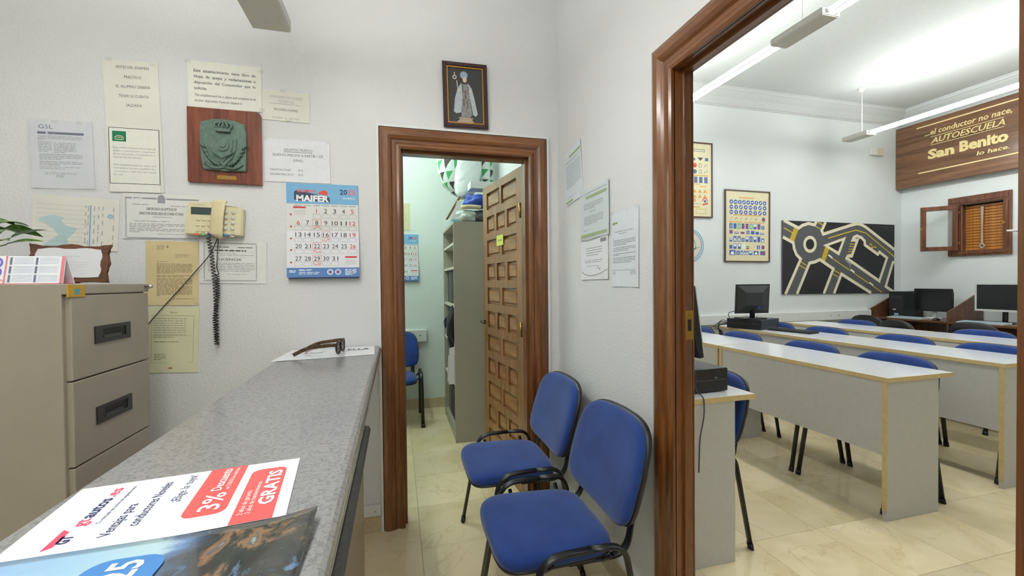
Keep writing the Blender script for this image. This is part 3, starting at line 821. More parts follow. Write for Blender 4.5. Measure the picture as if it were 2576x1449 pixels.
o, w_, h_, ink = sheet('notice_sheet', 'framed-border complaints notice with a green regional emblem', 'notice', [(274, 320), (403, 329), (405, 486), (280, 482)], M_P_CREAM, curl=0.0, gap=0.006, seed=3)
i = Ink(w_, h_); i.frame(0.0, 0.0, 1.0, 0.875, 0.012)
ink(i, I_BLACK)
i = Ink(w_, h_)
for k, t in enumerate(('Este establecimiento tiene hojas de', 'quejas y reclamaciones a disposición', 'de las personas consumidoras o', 'usuarias que las soliciten.')):
    i.text(t, 0.08, 0.32 + 0.05 * k, 0.022, 'l', 0.004, 0, 0.84 if k < 3 else 0.56)
for k, t in enumerate(('This establishment has claim and', 'complaint forms available for', 'consumers or users who may request', 'for one.')):
    i.text(t, 0.08, 0.59 + 0.05 * k, 0.022, 'l', 0.004, 0, 0.84 if k < 3 else 0.18)
i.V = [v for v in i.V]; ink(i, I_GREY)
i = Ink(w_, h_); i.rect(0.07, 0.055, 0.34, 0.215); ink(i, I_GREEN, 'emblem', 1)
i = Ink(w_, h_); i.ring(0.205, 0.185, 0.085, 0.10, 0.3, PI - 0.3, 12); i.ring(0.205, 0.185, 0.055, 0.066, 0.4, PI - 0.4, 12); i.ell(0.205, 0.15, 0.018); i.rect(0.12, 0.18, 0.29, 0.19); ink(i, I_CREAM, 'emblem_mark', 2)

o, w_, h_, ink = sheet('notice_sheet', 'cream bilingual complaints card directly above the bronze plaque', 'notice', [(472, 152), (657, 170), (660, 284), (475, 268)], M_P_CREAM, seed=4)
i = Ink(w_, h_)
for k, (t, f) in enumerate((('Este  establecimiento  tiene  libro  de', 0.835), ('Hojas  de  quejas  y  reclamaciones  a', 0.835), ('disposición  del  Consumidor  que  lo', 0.835), ('solicite.', 0.17))):
    i.text(t, 0.08, 0.235 + 0.125 * k, 0.062, 'l', 0.014, 0, f)
for k, (t, f) in enumerate((('This establishment has a claims and complaint book', 0.835), ('at your disposition if you so request it.', 0.64))):
    i.text(t, 0.085, 0.755 + 0.115 * k, 0.055, 'l', 0.008, 0.3, f)
ink(i, I_DGREY); tape(o, w_, h_, [(1.0, 0.1), (1.0, 0.95), (0.0, 0.02)])

o, w_, h_, ink = sheet('notice_sheet', 'small faded class timetable card right of the complaints card', 'notice', [(660, 224), (780, 237), (778, 311), (660, 300)], M_P_OLD, seed=5)
i = Ink(w_, h_); i.text('HORARIO DE CLASES', 0.5, 0.25, 0.085, 'c', 0, 0, 0.68); i.text('TEÓRICAS', 0.5, 0.39, 0.085, 'c', 0, 0, 0.33); i.rect(0.14, 0.43, 0.84, 0.442); i.text('19:30H  A  20:30H', 0.5, 0.94, 0.075, 'c', 0, 0, 0.58); ink(i, I_FAINT)
i = Ink(w_, h_); i.text('DE LUNES A JUEVES', 0.5, 0.66, 0.075, 'c', 0.006, 0, 0.50); ink(i, I_DGREY); tape(o, w_, h_, [(0.42, 0.0), (0.55, 1.0)])

o, w_, h_, ink = sheet('notice_sheet', 'white price notice between the bronze plaque and the calendar', 'notice', [(667, 349), (831, 357), (829, 463), (665, 455)], M_P_WHITE, seed=6)
i = Ink(w_, h_)
for t, y, f, b in (('ASUNTOS TRÁFICO', 0.27, 0.44, 0.0), ('NUEVOS PRECIOS A PARTIR 1 DE', 0.395, 0.77, 0.0), ('JUNIO.', 0.515, 0.16, 0.0)):
    i.text(t, 0.51, y, 0.06, 'c', b, 0, f)
i.rect(0.29, 0.288, 0.73, 0.298)
for t, y, p in (('TRAMITACIONES', 0.74, '45 €'), ('EXAMEN PRÁCTICO', 0.845, '45 €')):
    i.text(t, 0.08, y, 0.045, 'l', 0, 0, 0.31 if y < 0.8 else 0.35); i.text(p, 0.50, y, 0.045, 'l', 0, 0, 0.075)
ink(i, I_DGREY); tape(o, w_, h_, [(0.98, 0.02), (0.02, 0.0)])

o, w_, h_, ink = sheet('notice_sheet', 'faded certificate with a pale blue map shape, behind the award plaque', 'notice', [(80, 488), (301, 503), (298, 634), (84, 622)], M_P_OLD, seed=7)
i = Ink(w_, h_)
mp = [(0.06, 0.47), (0.14, 0.40), (0.24, 0.37), (0.36, 0.40), (0.33, 0.47), (0.38, 0.55), (0.52, 0.60), (0.46, 0.72), (0.40, 0.80), (0.44, 0.97), (0.10, 0.97), (0.20, 0.85), (0.30, 0.74), (0.24, 0.63), (0.16, 0.55)]
i.poly(mp[::-1]); ink(i, I_LBLUE, 'map_shape', 1)
i = Ink(w_, h_); i.rect(0.655, 0.14, 0.668, 0.95)
i.ring(0.895, 0.33, 0.018, 0.03); i.ell(0.895, 0.33, 0.008); ink(i, INK('sky_blue', (110, 160, 210)), 'emblem', 1)
i = Ink(w_, h_)
for k in range(9): i.rect(0.04, 0.17 + 0.085 * k, 0.64, 0.174 + 0.085 * k)
rd = random.Random(3)
for x in (0.60, 0.63, 0.70, 0.75, 0.80, 0.93):
    y = 0.15
    while y < 0.92:
        l = rd.uniform(0.03, 0.12); i.rect(x, y, x + 0.012, y + l); y += l + rd.uniform(0.02, 0.12)
ink(i, I_FAINT)

o, w_, h_, ink = sheet('certificate_sheet', 'bordered driving school certificate left of the ivory telephone', 'certificate', [(308, 485), (500, 493), (502, 604), (312, 600)], M_P_PALE, seed=8)
i = Ink(w_, h_)
rd = random.Random(5)
for k in range(26): i.rect(0.025, 0.10 + k * 0.034, 0.05, 0.118 + k * 0.034)
i.rect(0.03, 0.085, 0.44, 0.12); i.rect(0.56, 0.085, 1.0, 0.12); i.rect(0.05, 0.965, 0.98, 0.985)
i.poly([(0.45, 0.20), (0.55, 0.20), (0.55, 0.08), (0.53, 0.03), (0.5, 0.01), (0.47, 0.03), (0.45, 0.08)])
ink(i, INK('border_grey', (150, 150, 156)), 'border', 1)
i = Ink(w_, h_)
i.text('CERTIFICADO DE APTITUD DE', 0.5, 0.36, 0.055, 'c', 0.012, 0, 0.40); i.text('DIRECTOR DE ESCUELA DE CONDUCTORES', 0.5, 0.46, 0.055, 'c', 0.012, 0, 0.58); ink(i, I_BLACK)
i = Ink(w_, h_); i.rect(0.38, 0.505, 0.64, 0.513); i.para(0.12, 0.33, 0.235, 1, 0.03, 0.4, 1, 2); i.para(0.62, 0.88, 0.25, 1, 0.03, 0.4, 1, 3); i.para(0.15, 0.6, 0.60, 1, 0.03, 0.4, 1, 9); i.para(0.08, 0.95, 0.66, 3, 0.035, 0.35, 0.5, 4); i.para(0.08, 0.95, 0.77, 3, 0.035, 0.35, 0.15, 5); i.para(0.45, 0.9, 0.885, 1, 0.03, 0.3, 1, 6); ink(i, I_GREY)

o, w_, h_, ink = sheet('letter_sheet', 'tan typed letter below the certificate, partly hidden by the filing cabinet', 'letter', [(362, 607), (500, 607), (500, 770), (374, 766)], M_P_TAN, seed=9)
i = Ink(w_, h_)
i.para(0.2, 0.34, 0.07, 4, 0.018, 0.4, 0.9, 1); i.ell(0.40, 0.09, 0.022); i.para(0.55, 0.82, 0.20, 4, 0.018, 0.35, 0.3, 2); i.para(0.2, 0.4, 0.315, 1, 0.02, 0.35, 1, 3)
i.para(0.2, 0.88, 0.35, 8, 0.0205, 0.45, 0.5, 4); i.para(0.2, 0.88, 0.53, 2, 0.0205, 0.45, 0.8, 5); i.para(0.2, 0.88, 0.58, 6, 0.0205, 0.45, 0.6, 6); i.para(0.2, 0.88, 0.70, 8, 0.0205, 0.45, 0.1, 7); i.para(0.5, 0.9, 0.895, 1, 0.02, 0.4, 1, 8)
ink(i, I_BROWN)
tape(o, w_, h_, [(0.04, 0.02), (0.98, 0.99)])

o, w_, h_, ink = sheet('certificate_sheet', 'bordered licence certificate behind the telephone cord', 'certificate', [(503, 606), (671, 608), (671, 715), (502, 711)], M_P_PALE, seed=10)
i = Ink(w_, h_)
for k in range(30):
    i.rect(0.06 + k * 0.0265, 0.035, 0.078 + k * 0.0265, 0.07); i.rect(0.06 + k * 0.0265, 0.92, 0.078 + k * 0.0265, 0.95)
for k in range(20):
    i.rect(0.06, 0.09 + k * 0.041, 0.08, 0.115 + k * 0.041); i.rect(0.835, 0.09 + k * 0.041, 0.855, 0.115 + k * 0.041)
ink(i, INK('border_grey', (150, 150, 156)), 'border', 1)
i = Ink(w_, h_); i.text('LICENCIA', 0.45, 0.46, 0.055, 'c', 0.0, 0, 0.34); i.para(0.18, 0.43, 0.135, 1, 0.03, 0.5, 1, 1); i.para(0.56, 0.8, 0.14, 1, 0.03, 0.5, 1, 2); i.para(0.22, 0.7, 0.21, 1, 0.045, 0.6, 1, 3); ink(i, I_BLACK)
i = Ink(w_, h_); i.para(0.12, 0.8, 0.285, 1, 0.03, 0.3, 0.6, 4); i.para(0.3, 0.8, 0.33, 1, 0.03, 0.3, 1, 5); i.para(0.12, 0.82, 0.52, 6, 0.037, 0.28, 0.9, 6); i.para(0.4, 0.7, 0.78, 1, 0.03, 0.3, 1, 7); ink(i, I_GREY)

o, w_, h_, ink = sheet('form_sheet', 'pale yellow form, lowest sheet beside the filing cabinet', 'form', [(372, 770), (500, 772), (500, 936), (376, 938)], M_P_YELL, seed=11)
i = Ink(w_, h_); i.text('Anc', 0.48, 0.105, 0.032, 'c', 0.0, 0.15, 0.16); i.frame(0.06, 0.135, 0.9, 0.85, 0.005); i.para(0.1, 0.75, 0.18, 9, 0.035, 0.22, 0.6, 1); i.para(0.1, 0.6, 0.53, 1, 0.03, 0.3, 1, 2); i.rect(0.07, 0.44, 0.9, 0.443); i.para(0.12, 0.35, 0.72, 4, 0.025, 0.35, 0.6, 3); ink(i, INK('form_grey', (128, 126, 110)))
i = Ink(w_, h_); i.ell(0.45, 0.93, 0.05, 0.012); ink(i, INK('rust', (190, 110, 70)), 'stamp', 1)

# ---- bronze coat of arms on a wooden board
c, w_, h_, roll = on_back([(472, 270), (659, 287), (662, 468), (479, 460)])
t = thing('wall_plaque', 'dark wooden wall plaque with a green bronze coat of arms', 'plaque'); place_back(t, c, roll, YW - 0.002)
obj('board', prism([(-w_ / 2, -h_ / 2 + 0.006), (-w_ / 2 + 0.006, -h_ / 2), (w_ / 2, -h_ / 2), (w_ / 2, h_ / 2 - 0.02), (w_ / 2 - 0.006, h_ / 2 - 0.006), (w_ / 2 - 0.02, h_ / 2), (-w_ / 2, h_ / 2)], -0.018, 0, 'Y', 0.002), M_PLAQUE, t)
def pq(x, y): return ((x - 0.5) * w_, (0.5 - y) * h_)
br = [(0.195, 0.20), (0.35, 0.155), (0.5, 0.15), (0.65, 0.16), (0.775, 0.20), (0.80, 0.30), (0.805, 0.50), (0.80, 0.65), (0.795, 0.82), (0.78, 0.835), (0.5, 0.84), (0.25, 0.83), (0.22, 0.81), (0.20, 0.66), (0.185, 0.50), (0.185, 0.30)]
bz = obj('bronze_plate', prism([pq(*p) for p in br[::-1]], -0.034, -0.018, 'Y', 0.004), M_BRONZE, t)
def relief(pts, d, name='relief', base=0.034):
    return obj(name, prism([pq(*p) for p in pts], -base - d * 2.0, -base + 0.002, 'Y', 0.0012), M_BRONZE, bz)
relief([(0.33, 0.40), (0.68, 0.40), (0.67, 0.55), (0.62, 0.67), (0.505, 0.79), (0.39, 0.67), (0.335, 0.55)], 0.004, 'shield')
relief([(0.37, 0.43), (0.64, 0.43), (0.63, 0.54), (0.59, 0.64), (0.505, 0.73), (0.42, 0.64), (0.375, 0.54)], 0.0075, 'shield')
relief([(0.505 + 0.09 * math.cos(a), 0.505 + 0.085 * math.sin(a)) for a in [2 * PI * k / 20 for k in range(20)]], 0.011, 'medallion')
relief([(0.505 + 0.05 * math.cos(a), 0.505 + 0.045 * math.sin(a)) for a in [2 * PI * k / 16 for k in range(16)]], 0.0135, 'medallion')
relief([(0.37, 0.60), (0.50, 0.66), (0.64, 0.60), (0.62, 0.63), (0.50, 0.69), (0.39, 0.63)], 0.012, 'chevron')
relief([(0.40, 0.285), (0.61, 0.285), (0.60, 0.33), (0.41, 0.33)], 0.009, 'crown_band')
for k in range(5):
    a = (k - 2) / 2
    p0 = Vector((*[pq(0.505 + 0.085 * a, 0.285)[0]], -0.040, pq(0, 0.285)[1])); p1 = Vector((pq(0.505 + 0.13 * a, 0)[0], -0.043, pq(0, 0.235)[1])); p2 = Vector((pq(0.505 + 0.05 * a, 0)[0], -0.042, pq(0, 0.195)[1]))
    tube('crown_arch', fillet([p0, p1, p2], 0.02), 0.0045, M_BRONZE, bz)
for s in (-1, 1):
    for k in range(7):
        a = k / 6
        x0, y0 = 0.505 + s * (0.05 + 0.20 * a), 0.80 - 0.02 * a - 0.22 * a * a
        x1, y1 = x0 + s * 0.06, y0 - 0.07
        tube('laurel_leaf', [Vector((pq(x0, 0)[0], -0.034, pq(0, y0)[1])), Vector((pq((x0 + x1) / 2, 0)[0], -0.046, pq(0, (y0 + y1) / 2 - 0.015)[1])), Vector((pq(x1, 0)[0], -0.035, pq(0, y1)[1]))], 0.006, M_BRONZE, bz, n=6)
    tube('ribbon', fillet([Vector((pq(0.505, 0)[0], -0.036, pq(0, 0.79)[1])), Vector((pq(0.505 + s * 0.13, 0)[0], -0.040, pq(0, 0.82)[1])), Vector((pq(0.505 + s * 0.25, 0)[0], -0.036, pq(0, 0.745)[1]))], 0.03), 0.007, M_BRONZE, bz, n=8)
x, z = pq(0.52, 0.92)
np_ = box('name_plate', x - 0.04, x + 0.04, -0.0195, -0.018, z - 0.009, z + 0.009, M_BRASS, t)
i = Ink(0.08, 0.018); i.para(0.1, 0.9, 0.3, 2, 0.28, 0.4, 0.8, 2)
q = i.build('engraving', I_BROWN, np_, 0.0199); q.location = (x, 0, z)

# ---- telephone
c, w_, h_, roll = on_back([(478, 510), (622, 518), (618, 596), (474, 592)])
ph_ = thing('wall_telephone', 'ivory wall telephone with handset and dark display', 'telephone'); place_back(ph_, c, roll, YW - 0.004)
W2, H2 = w_ / 2, h_ / 2
bd = obj('base', prism([(-W2 + 0.008, H2 - 0.004), (-W2 * 0.2, H2 + 0.004), (-W2 * 0.1, H2 - 0.012), (W2 - 0.012, H2 - 0.016), (W2 - 0.002, H2 - 0.024), (W2 - 0.006, -H2 + 0.006), (W2 - 0.012, -H2), (-W2, -H2), (-W2 - 0.004, -H2 + 0.008)], -0.038, 0, 'Y', 0.005), M_PHONE, ph_)
obj('display', me_box(-W2 + 0.024, -W2 + 0.126, -0.0395, -0.038, 0.018, 0.052, 0.0005, 1), M_LCD, ph_)
key = me_box(-0.007, 0.007, -0.004, 0, -0.0045, 0.0045, 0.0025); kd = me_lathe([(0.008, 0), (0.0085, 0.002), (0.007, 0.0045), (0.002, 0.0055)], 14)
for r_ in range(3):
    for c_ in range(3): obj('key', key, M_PHONE2, ph_, (-W2 + 0.055 + 0.022 * c_ - 0.002 * r_, -0.038, -0.006 - 0.026 * r_), True)
for r_ in range(4):
    for c_ in range(3):
        k = obj('key', kd, M_SILVER, ph_, (W2 - 0.103 + 0.030 * c_ - 0.001 * r_, -0.0382, 0.034 - 0.026 * r_), True); k.rotation_euler = (PI / 2, 0, 0)
for x, m in ((0.045, plain('orange_key', (232, 120, 86), 0.4)), (0.072, plain('green_key', (130, 178, 110), 0.4)), (0.099, plain('navy_key', (44, 66, 140), 0.4))):
    k = obj('key', me_box(-0.008, 0.008, -0.004, 0, -0.006, 0.006, 0.003), m, ph_, (-W2 + x, -0.038, -0.074), True)
obj('key', me_box(-0.010, 0.010, -0.004, 0, -0.005, 0.005, 0.0022), plain('sky_key', (64, 140, 206), 0.4), ph_, (W2 - 0.075, -0.038, -0.074), True)
for x in (0.105, 0.045):
    for z in (-0.066, -0.080): obj('key', me_box(-0.008, 0.008, -0.003, 0, -0.003, 0.003, 0.0012), M_SILVER, ph_, (W2 - x, -0.038, z))
hx = 0.012
obj('handset', me_tube(fillet([(hx + 0.012, -0.036, H2 + 0.006), (hx + 0.010, -0.046, H2 + 0.005), (hx + 0.004, -0.055, 0.02), (hx - 0.002, -0.050, -H2 + 0.004), (hx - 0.004, -0.040, -H2 - 0.002)], 0.03, 8), 0.031, 0.009, 16, (0, 0, 1)), M_PHONE2, ph_, None, True)
i = Ink(w_, h_); i.text('Telefónica', 0.27, 0.10, 0.035, 'c', 0, 0, 0.11); i.build('lettering', I_GREY, ph_, 0.0384)
def helix(path, r, turns, n=9):
    path = [Vector(p) for p in path]; L = [0]
    for k in range(1, len(path)): L.append(L[-1] + (path[k] - path[k - 1]).length)
    out = []; N_ = int(turns * n)
    for k in range(N_ + 1):
        s = L[-1] * k / N_; j = 0
        while j < len(L) - 2 and L[j + 1] < s: j += 1
        p = path[j].lerp(path[j + 1], (s - L[j]) / max(1e-9, L[j + 1] - L[j])); a = 2 * PI * k / n
        out.append(p + Vector((r * math.cos(a), r * math.sin(a), 0)))
    return out
yp = YW - 0.03
P = lambda u, v, y=yp: PY(u, v, y)
cd = helix([P(524, 596), P(532, 640), P(541, 720), P(545, 800), P(546, 862)], 0.008, 34) + helix([P(545, 868), P(540, 800), P(548, 740), P(546, 690)], 0.008, 30)[1:] + [P(545, 672), P(549, 602)]
tag(obj('coiled_phone_cord', me_tube(cd, 0.0022, None, 6), M_BLACK, None, None, True), 'black coiled telephone cord hanging down the white wall', 'cord')
pts = fillet([P(547, 600, YW - 0.025), P(530, 640, YW - 0.02), P(450, 730, YW - 0.012), P(374, 812, YW - 0.012), P(330, 880, YW - 0.012), P(320, 1000, YW - 0.012)], 0.08, 8)
tag(obj('telephone_line', me_tube(pts, 0.0022, None, 6), plain('dark_grey_cable', (60, 56, 60), 0.5), None, None, True), 'thin dark telephone cable running diagonally behind the filing cabinet', 'cable')

# ---- wall calendar
def calendar(corners, plane, label, partial=False):
    c, w_, h_, roll = on_back(corners, plane)
    t = thing('wall_calendar', label, 'calendar', group='2025 wall calendars'); place_back(t, c, roll, plane - 0.002)
    box('backing', -w_ / 2, w_ / 2, -0.004, 0, -h_ / 2 + 0.012, h_ / 2, M_P_WHITE, t)
    hd_ = box('header', -w_ / 2, w_ / 2, -0.0052, -0.0041, h_ * (0.5 - 0.215), h_ / 2, I_CALBLUE, t)
    zf = 0.5 - 0.508
    box('upper_page', -w_ / 2, w_ / 2, -0.0050, -0.0041, h_ * zf, h_ * (0.5 - 0.216), M_P_PALE, t)
    # lower part of the pad curls away from the wall
    def low(y): return 0.006 + 0.022 * max(0, (y - 0.508) / 0.492)
    V = []; Fc = []
    n = 8
    for s in (0, 1):
        for j in range(n + 1):
            y = 0.508 + 0.492 * j / n
            for x in (-w_ / 2 - 0.001, w_ / 2 + 0.001): V.append((x, -low(y) - (0.0012 if s else 0), (0.5 - y) * h_))
    o2 = 2 * (n + 1)
    for j in range(n):
        a = 2 * j; Fc += [(a, a + 1, a + 3, a + 2), (o2 + a + 2, o2 + a + 3, o2 + a + 1, o2 + a), (a, a + 2, o2 + a + 2, o2 + a), (a + 3, a + 1, o2 + a + 1, o2 + a + 3)]
    Fc += [(1, 0, o2, o2 + 1), (2 * n, 2 * n + 1, o2 + 2 * n + 1, o2 + 2 * n)]
    lp = obj('lower_page', me_from(V, Fc), M_P_WHITE, t)
    box('foot_block', -w_ / 2 + 0.006, w_ / 2 - 0.001, -0.026, -0.002, -h_ / 2 - 0.006, -h_ / 2 + 0.012, plain('navy_foot', (44, 64, 104), 0.5), t)
    dep = lambda y: low(y) + 0.0012 if y > 0.508 else 0.0052
    tr = lambda v: (v[0], v[1] - dep(0.5 - v[2] / h_), v[2])
    def put(i, m, nm='lettering', lv=1, par=t): return i.build(nm, m, par, 0.0003 * lv, tr)
    i = Ink(w_, h_)
    for k in range(4): i.rect(-0.003, 0.898 + k * 0.0255, 1.003, 0.898 + (k + 1) * 0.0255)
    put(i, I_FOOTBLUE, 'foot_band')
    i = Ink(w_, h_); i.text('20', 0.845, 0.105, 0.052, 'r', 0.02, 0, 0.105); put(i, I_NAVY)
    i = Ink(w_, h_); i.text('25', 0.955, 0.107, 0.052, 'r', 0.02, 0, 0.105); put(i, I_CORAL)
    i = Ink(w_, h_); i.text('ENERO', 0.96, 0.157, 0.022, 'r', 0.0, 0, 0.17)
    i.text('MAIFER', 0.36, 0.188, 0.062, 'c', 0.045, 0, 0.45); put(i, I_WHITE, 'lettering', 3)
    i = Ink(w_, h_); i.poly([(0.105, 0.175), (0.60, 0.195), (0.59, 0.14), (0.14, 0.075), (0.105, 0.09)]); put(i, INK('logo_shadow', (58, 70, 96)), 'logo_block', 1)
    i = Ink(w_, h_); i.text('RECAMBIOS', 0.27, 0.094, 0.03, 'c', 0.03, -0.1, 0.25)
    put(i, I_CORAL, 'lettering', 2)
    i = Ink(w_, h_); i.poly([(0.44, 0.098), (0.445, 0.085), (0.475, 0.08), (0.505, 0.066), (0.54, 0.068), (0.565, 0.085), (0.57, 0.115), (0.55, 0.125), (0.50, 0.112), (0.45, 0.108)][::-1]); put(i, INK('car_red', (226, 78, 60)), 'car_emblem', 2)
    cols = [0.155 + 0.1265 * k for k in range(7)]
    rowsY = [0.312, 0.440, 0.566, 0.690, 0.822]
    start = [[None, None, 1, 2, 3, 4, 5], list(range(6, 13)), list(range(13, 20)), list(range(20, 27)), [27, 28, 29, 30, 31, None, None]]
    bl, rd_, gr, hn = Ink(w_, h_), Ink(w_, h_), Ink(w_, h_), Ink(w_, h_)
    for r_, (y, L) in enumerate(zip(rowsY, start)):
        for cx, d in zip(cols, L):
            if d is None: continue
            (rd_ if (d in (1, 6) or cx > 0.9) else bl).text(str(d), cx, y, 0.047 if d < 10 else 0.045, 'c', 0.0, 0, None if d == 1 else (0.042 if d < 10 else 0.085))
            gr.frame(cx - 0.055, y + 0.014, cx + 0.055, y + 0.056, 0.004); gr.rect(cx - 0.045, y + 0.004, cx + 0.045, y + 0.007)
        rd_.ell(0.055, y + 0.02, 0.014)
    for cx in cols: gr.rect(cx - 0.05, 0.228, cx + 0.05, 0.238)
    for (x0, y0) in ((0.09, 0.245), (0.80, 0.775)):
        rd_.rect(x0, y0, x0 + 0.17, y0 + 0.018)
        for a in range(4):
            for b in range(7): gr.rect(x0 + 0.01 + 0.023 * b, y0 + 0.04 + 0.014 * a, x0 + 0.022 + 0.023 * b, y0 + 0.046 + 0.014 * a)
    for cx, y in ((cols[2], 0.440), (cols[3], 0.566), (cols[2], 0.690), (cols[2], 0.822)):
        hn.frame(cx - 0.062, y - 0.06, cx + 0.062, y + 0.01, 0.005)
        rr = random.Random(int(y * 100)); p = [(cx - 0.055 + 0.011 * k, y + 0.035 + rr.uniform(-0.014, 0.014)) for k in range(11)]; hn.stroke(p, 0.007)
    put(bl, I_BLACK, 'day_number'); put(rd_, I_RED, 'day_number'); put(gr, I_FAINT, 'grid'); put(hn, INK('pen_pink', (230, 96, 106)), 'pen_marks', 2)
    i = Ink(w_, h_)
    for x in (0.59, 0.70): i.ring(x, 0.945, 0.028, 0.042)
    i.para(0.80, 0.97, 0.915, 5, 0.014, 0.5, 0.6, 4); i.para(0.16, 0.34, 0.915, 2, 0.011, 0.5, 0.9, 5); i.para(0.16, 0.45, 0.945, 2, 0.016, 0.4, 0.9, 6); i.para(0.03, 0.12, 0.925, 2, 0.014, 0.6, 1, 7); put(i, I_WHITE, 'foot_print', 2)
    i = Ink(w_, h_)
    for x in (0.59, 0.70): i.rect(x - 0.018, 0.94, x + 0.018, 0.952)
    put(i, I_RED, 'foot_print', 2)
    return t
calendar([(722, 461), (900, 467), (905, 697), (724, 698)], YW, 'large blue and white 2025 wall calendar left of the brown door frame')
cq = PY(1051, 590, SYB); cb = PY(1053, 706, SYB)
def pixs(x, y, z): return pix((x, y, z))
calendar([pixs(cq.x - 0.37, SYB, cq.z), pixs(cq.x, SYB, cq.z), pixs(cq.x, SYB, cb.z), pixs(cq.x - 0.37, SYB, cb.z)], SYB, '2025 calendar seen through the doorway on the green store wall')

# ---- framed statue picture
c, w_, h_, roll = on_back([(1112, 156), (1224, 168), (1226, 328), (1115, 321)])
t = thing('picture_frame', 'small dark framed picture of a robed statue above the door', 'picture'); place_back(t, c, roll, YW - 0.002)
bw = 0.023
for k, pts in enumerate(([(-w_ / 2, h_ / 2), (w_ / 2, h_ / 2), (w_ / 2 - bw, h_ / 2 - bw), (-w_ / 2 + bw, h_ / 2 - bw)], [(-w_ / 2, -h_ / 2), (-w_ / 2 + bw, -h_ / 2 + bw), (w_ / 2 - bw, -h_ / 2 + bw), (w_ / 2, -h_ / 2)],
                         [(-w_ / 2, -h_ / 2), (-w_ / 2, h_ / 2), (-w_ / 2 + bw, h_ / 2 - bw), (-w_ / 2 + bw, -h_ / 2 + bw)], [(w_ / 2, -h_ / 2), (w_ / 2 - bw, -h_ / 2 + bw), (w_ / 2 - bw, h_ / 2 - bw), (w_ / 2, h_ / 2)])):
    obj('frame_rail', prism(pts, -0.02, 0, 'Y', 0.004), plain('dark_mahogany', (58, 30, 30), 0.25), t)
bm = bmesh.new(); a, b = w_ / 2 - bw, h_ / 2 - bw; g_ = 0.006
for q in ((-a, a, -0.016, -0.002, b - g_, b), (-a, a, -0.016, -0.002, -b, -b + g_), (-a, -a + g_, -0.016, -0.002, -b + g_, b - g_), (a - g_, a, -0.016, -0.002, -b + g_, b - g_)): bm_box(bm, *q)
obj('gilt_slip', me_bm(bm), plain('gilt', (176, 132, 52), 0.35, 0.6), t)
pc = box('photograph', -a, a, -0.010, -0.002, -b, b, plain('photo_charcoal', (56, 56, 56), 0.5), t)
iw, ih = 2 * a, 2 * b
def ip(ps, m, lv, nm='print'):
    i = Ink(iw, ih)
    for p in ps: i.poly(p[::-1])
    return i.build(nm, m, pc, 0.010 + 0.0003 * lv)
cape = plain('photo_pale_blue', (176, 184, 190), 0.5, var=0.12, vscale=120); robe = plain('photo_grey', (136, 134, 130), 0.5, var=0.4, vscale=160); skin = plain('photo_beige', (206, 190, 172), 0.5)
ip([[(0.40, 0.27), (0.29, 0.38), (0.21, 0.55), (0.17, 0.79), (0.24, 0.82), (0.30, 0.81), (0.38, 0.80), (0.42, 0.5)], [(0.57, 0.27), (0.68, 0.37), (0.75, 0.55), (0.83, 0.82), (0.77, 0.86), (0.70, 0.83), (0.64, 0.6), (0.58, 0.4)]], cape, 2)
ip([[(0.41, 0.30), (0.58, 0.30), (0.63, 0.40), (0.64, 0.62), (0.68, 0.84), (0.60, 0.89), (0.36, 0.88), (0.40, 0.74), (0.36, 0.45)]], robe, 1)
i = Ink(iw, ih); i.ell(0.47, 0.14, 0.105, None, 16); i.build('print', plain('photo_halo', (150, 164, 184), 0.5), pc, 0.0106)
i = Ink(iw, ih); i.ell(0.49, 0.215, 0.058, 0.055); i.build('print', skin, pc, 0.0109)
ip([[(0.26, 0.24), (0.285, 0.24), (0.305, 0.37), (0.28, 0.37)]], skin, 2)
i = Ink(iw, ih); i.ring(0.215, 0.185, 0.03, 0.058, 0, 2 * PI, 14); i.rect(0.20, 0.10, 0.225, 0.145); i.build('print', skin, pc, 0.0106)
ip([[(0.30, 0.885), (0.70, 0.89), (0.70, 0.91), (0.66, 0.92), (0.74, 0.985), (0.22, 0.985), (0.34, 0.915), (0.30, 0.90)]], plain('photo_plinth', (170, 150, 132), 0.5), 3)
ip([[(0.01, 0.97), (0.99, 0.98), (0.99, 1.0), (0.01, 1.0)]], plain('photo_base', (214, 206, 186), 0.5), 2)
for q in ((0.43, 0.36), (0.58, 0.38), (0.45, 0.60), (0.55, 0.62), (0.50, 0.46)):
    ip([[(q[0] - 0.012, q[1] - 0.05), (q[0] + 0.012, q[1] - 0.05), (q[0] + 0.016, q[1] + 0.10), (q[0] - 0.01, q[1] + 0.10)]], plain('photo_dark_fold', (84, 82, 80), 0.5), 3)
ip([[(0.27, 0.40), (0.36, 0.38), (0.37, 0.42), (0.29, 0.44)], [(0.60, 0.40), (0.68, 0.41), (0.66, 0.45), (0.59, 0.44)]], skin, 4)

# ---- cable duct stub by the door
o = thing('cable_duct', 'short grey-white cable duct above the skirting left of the brown door', 'cable duct', (-0.5, YW, 0.115))
W(box('duct_body', -2.0, D1[0] - 0.125, YW - 0.022, YW - 0.001, 0.0885, 0.142, M_DUCT, o, 0.003))
q = W(obj('screw', me_lathe([(0.004, 0), (0.004, 0.002), (0.001, 0.003)], 10), M_CHROME, o)); q.location = Vector((-0.125, YW - 0.022, 0.115)) - o.location; q.rotation_euler = (PI / 2, 0, 0)

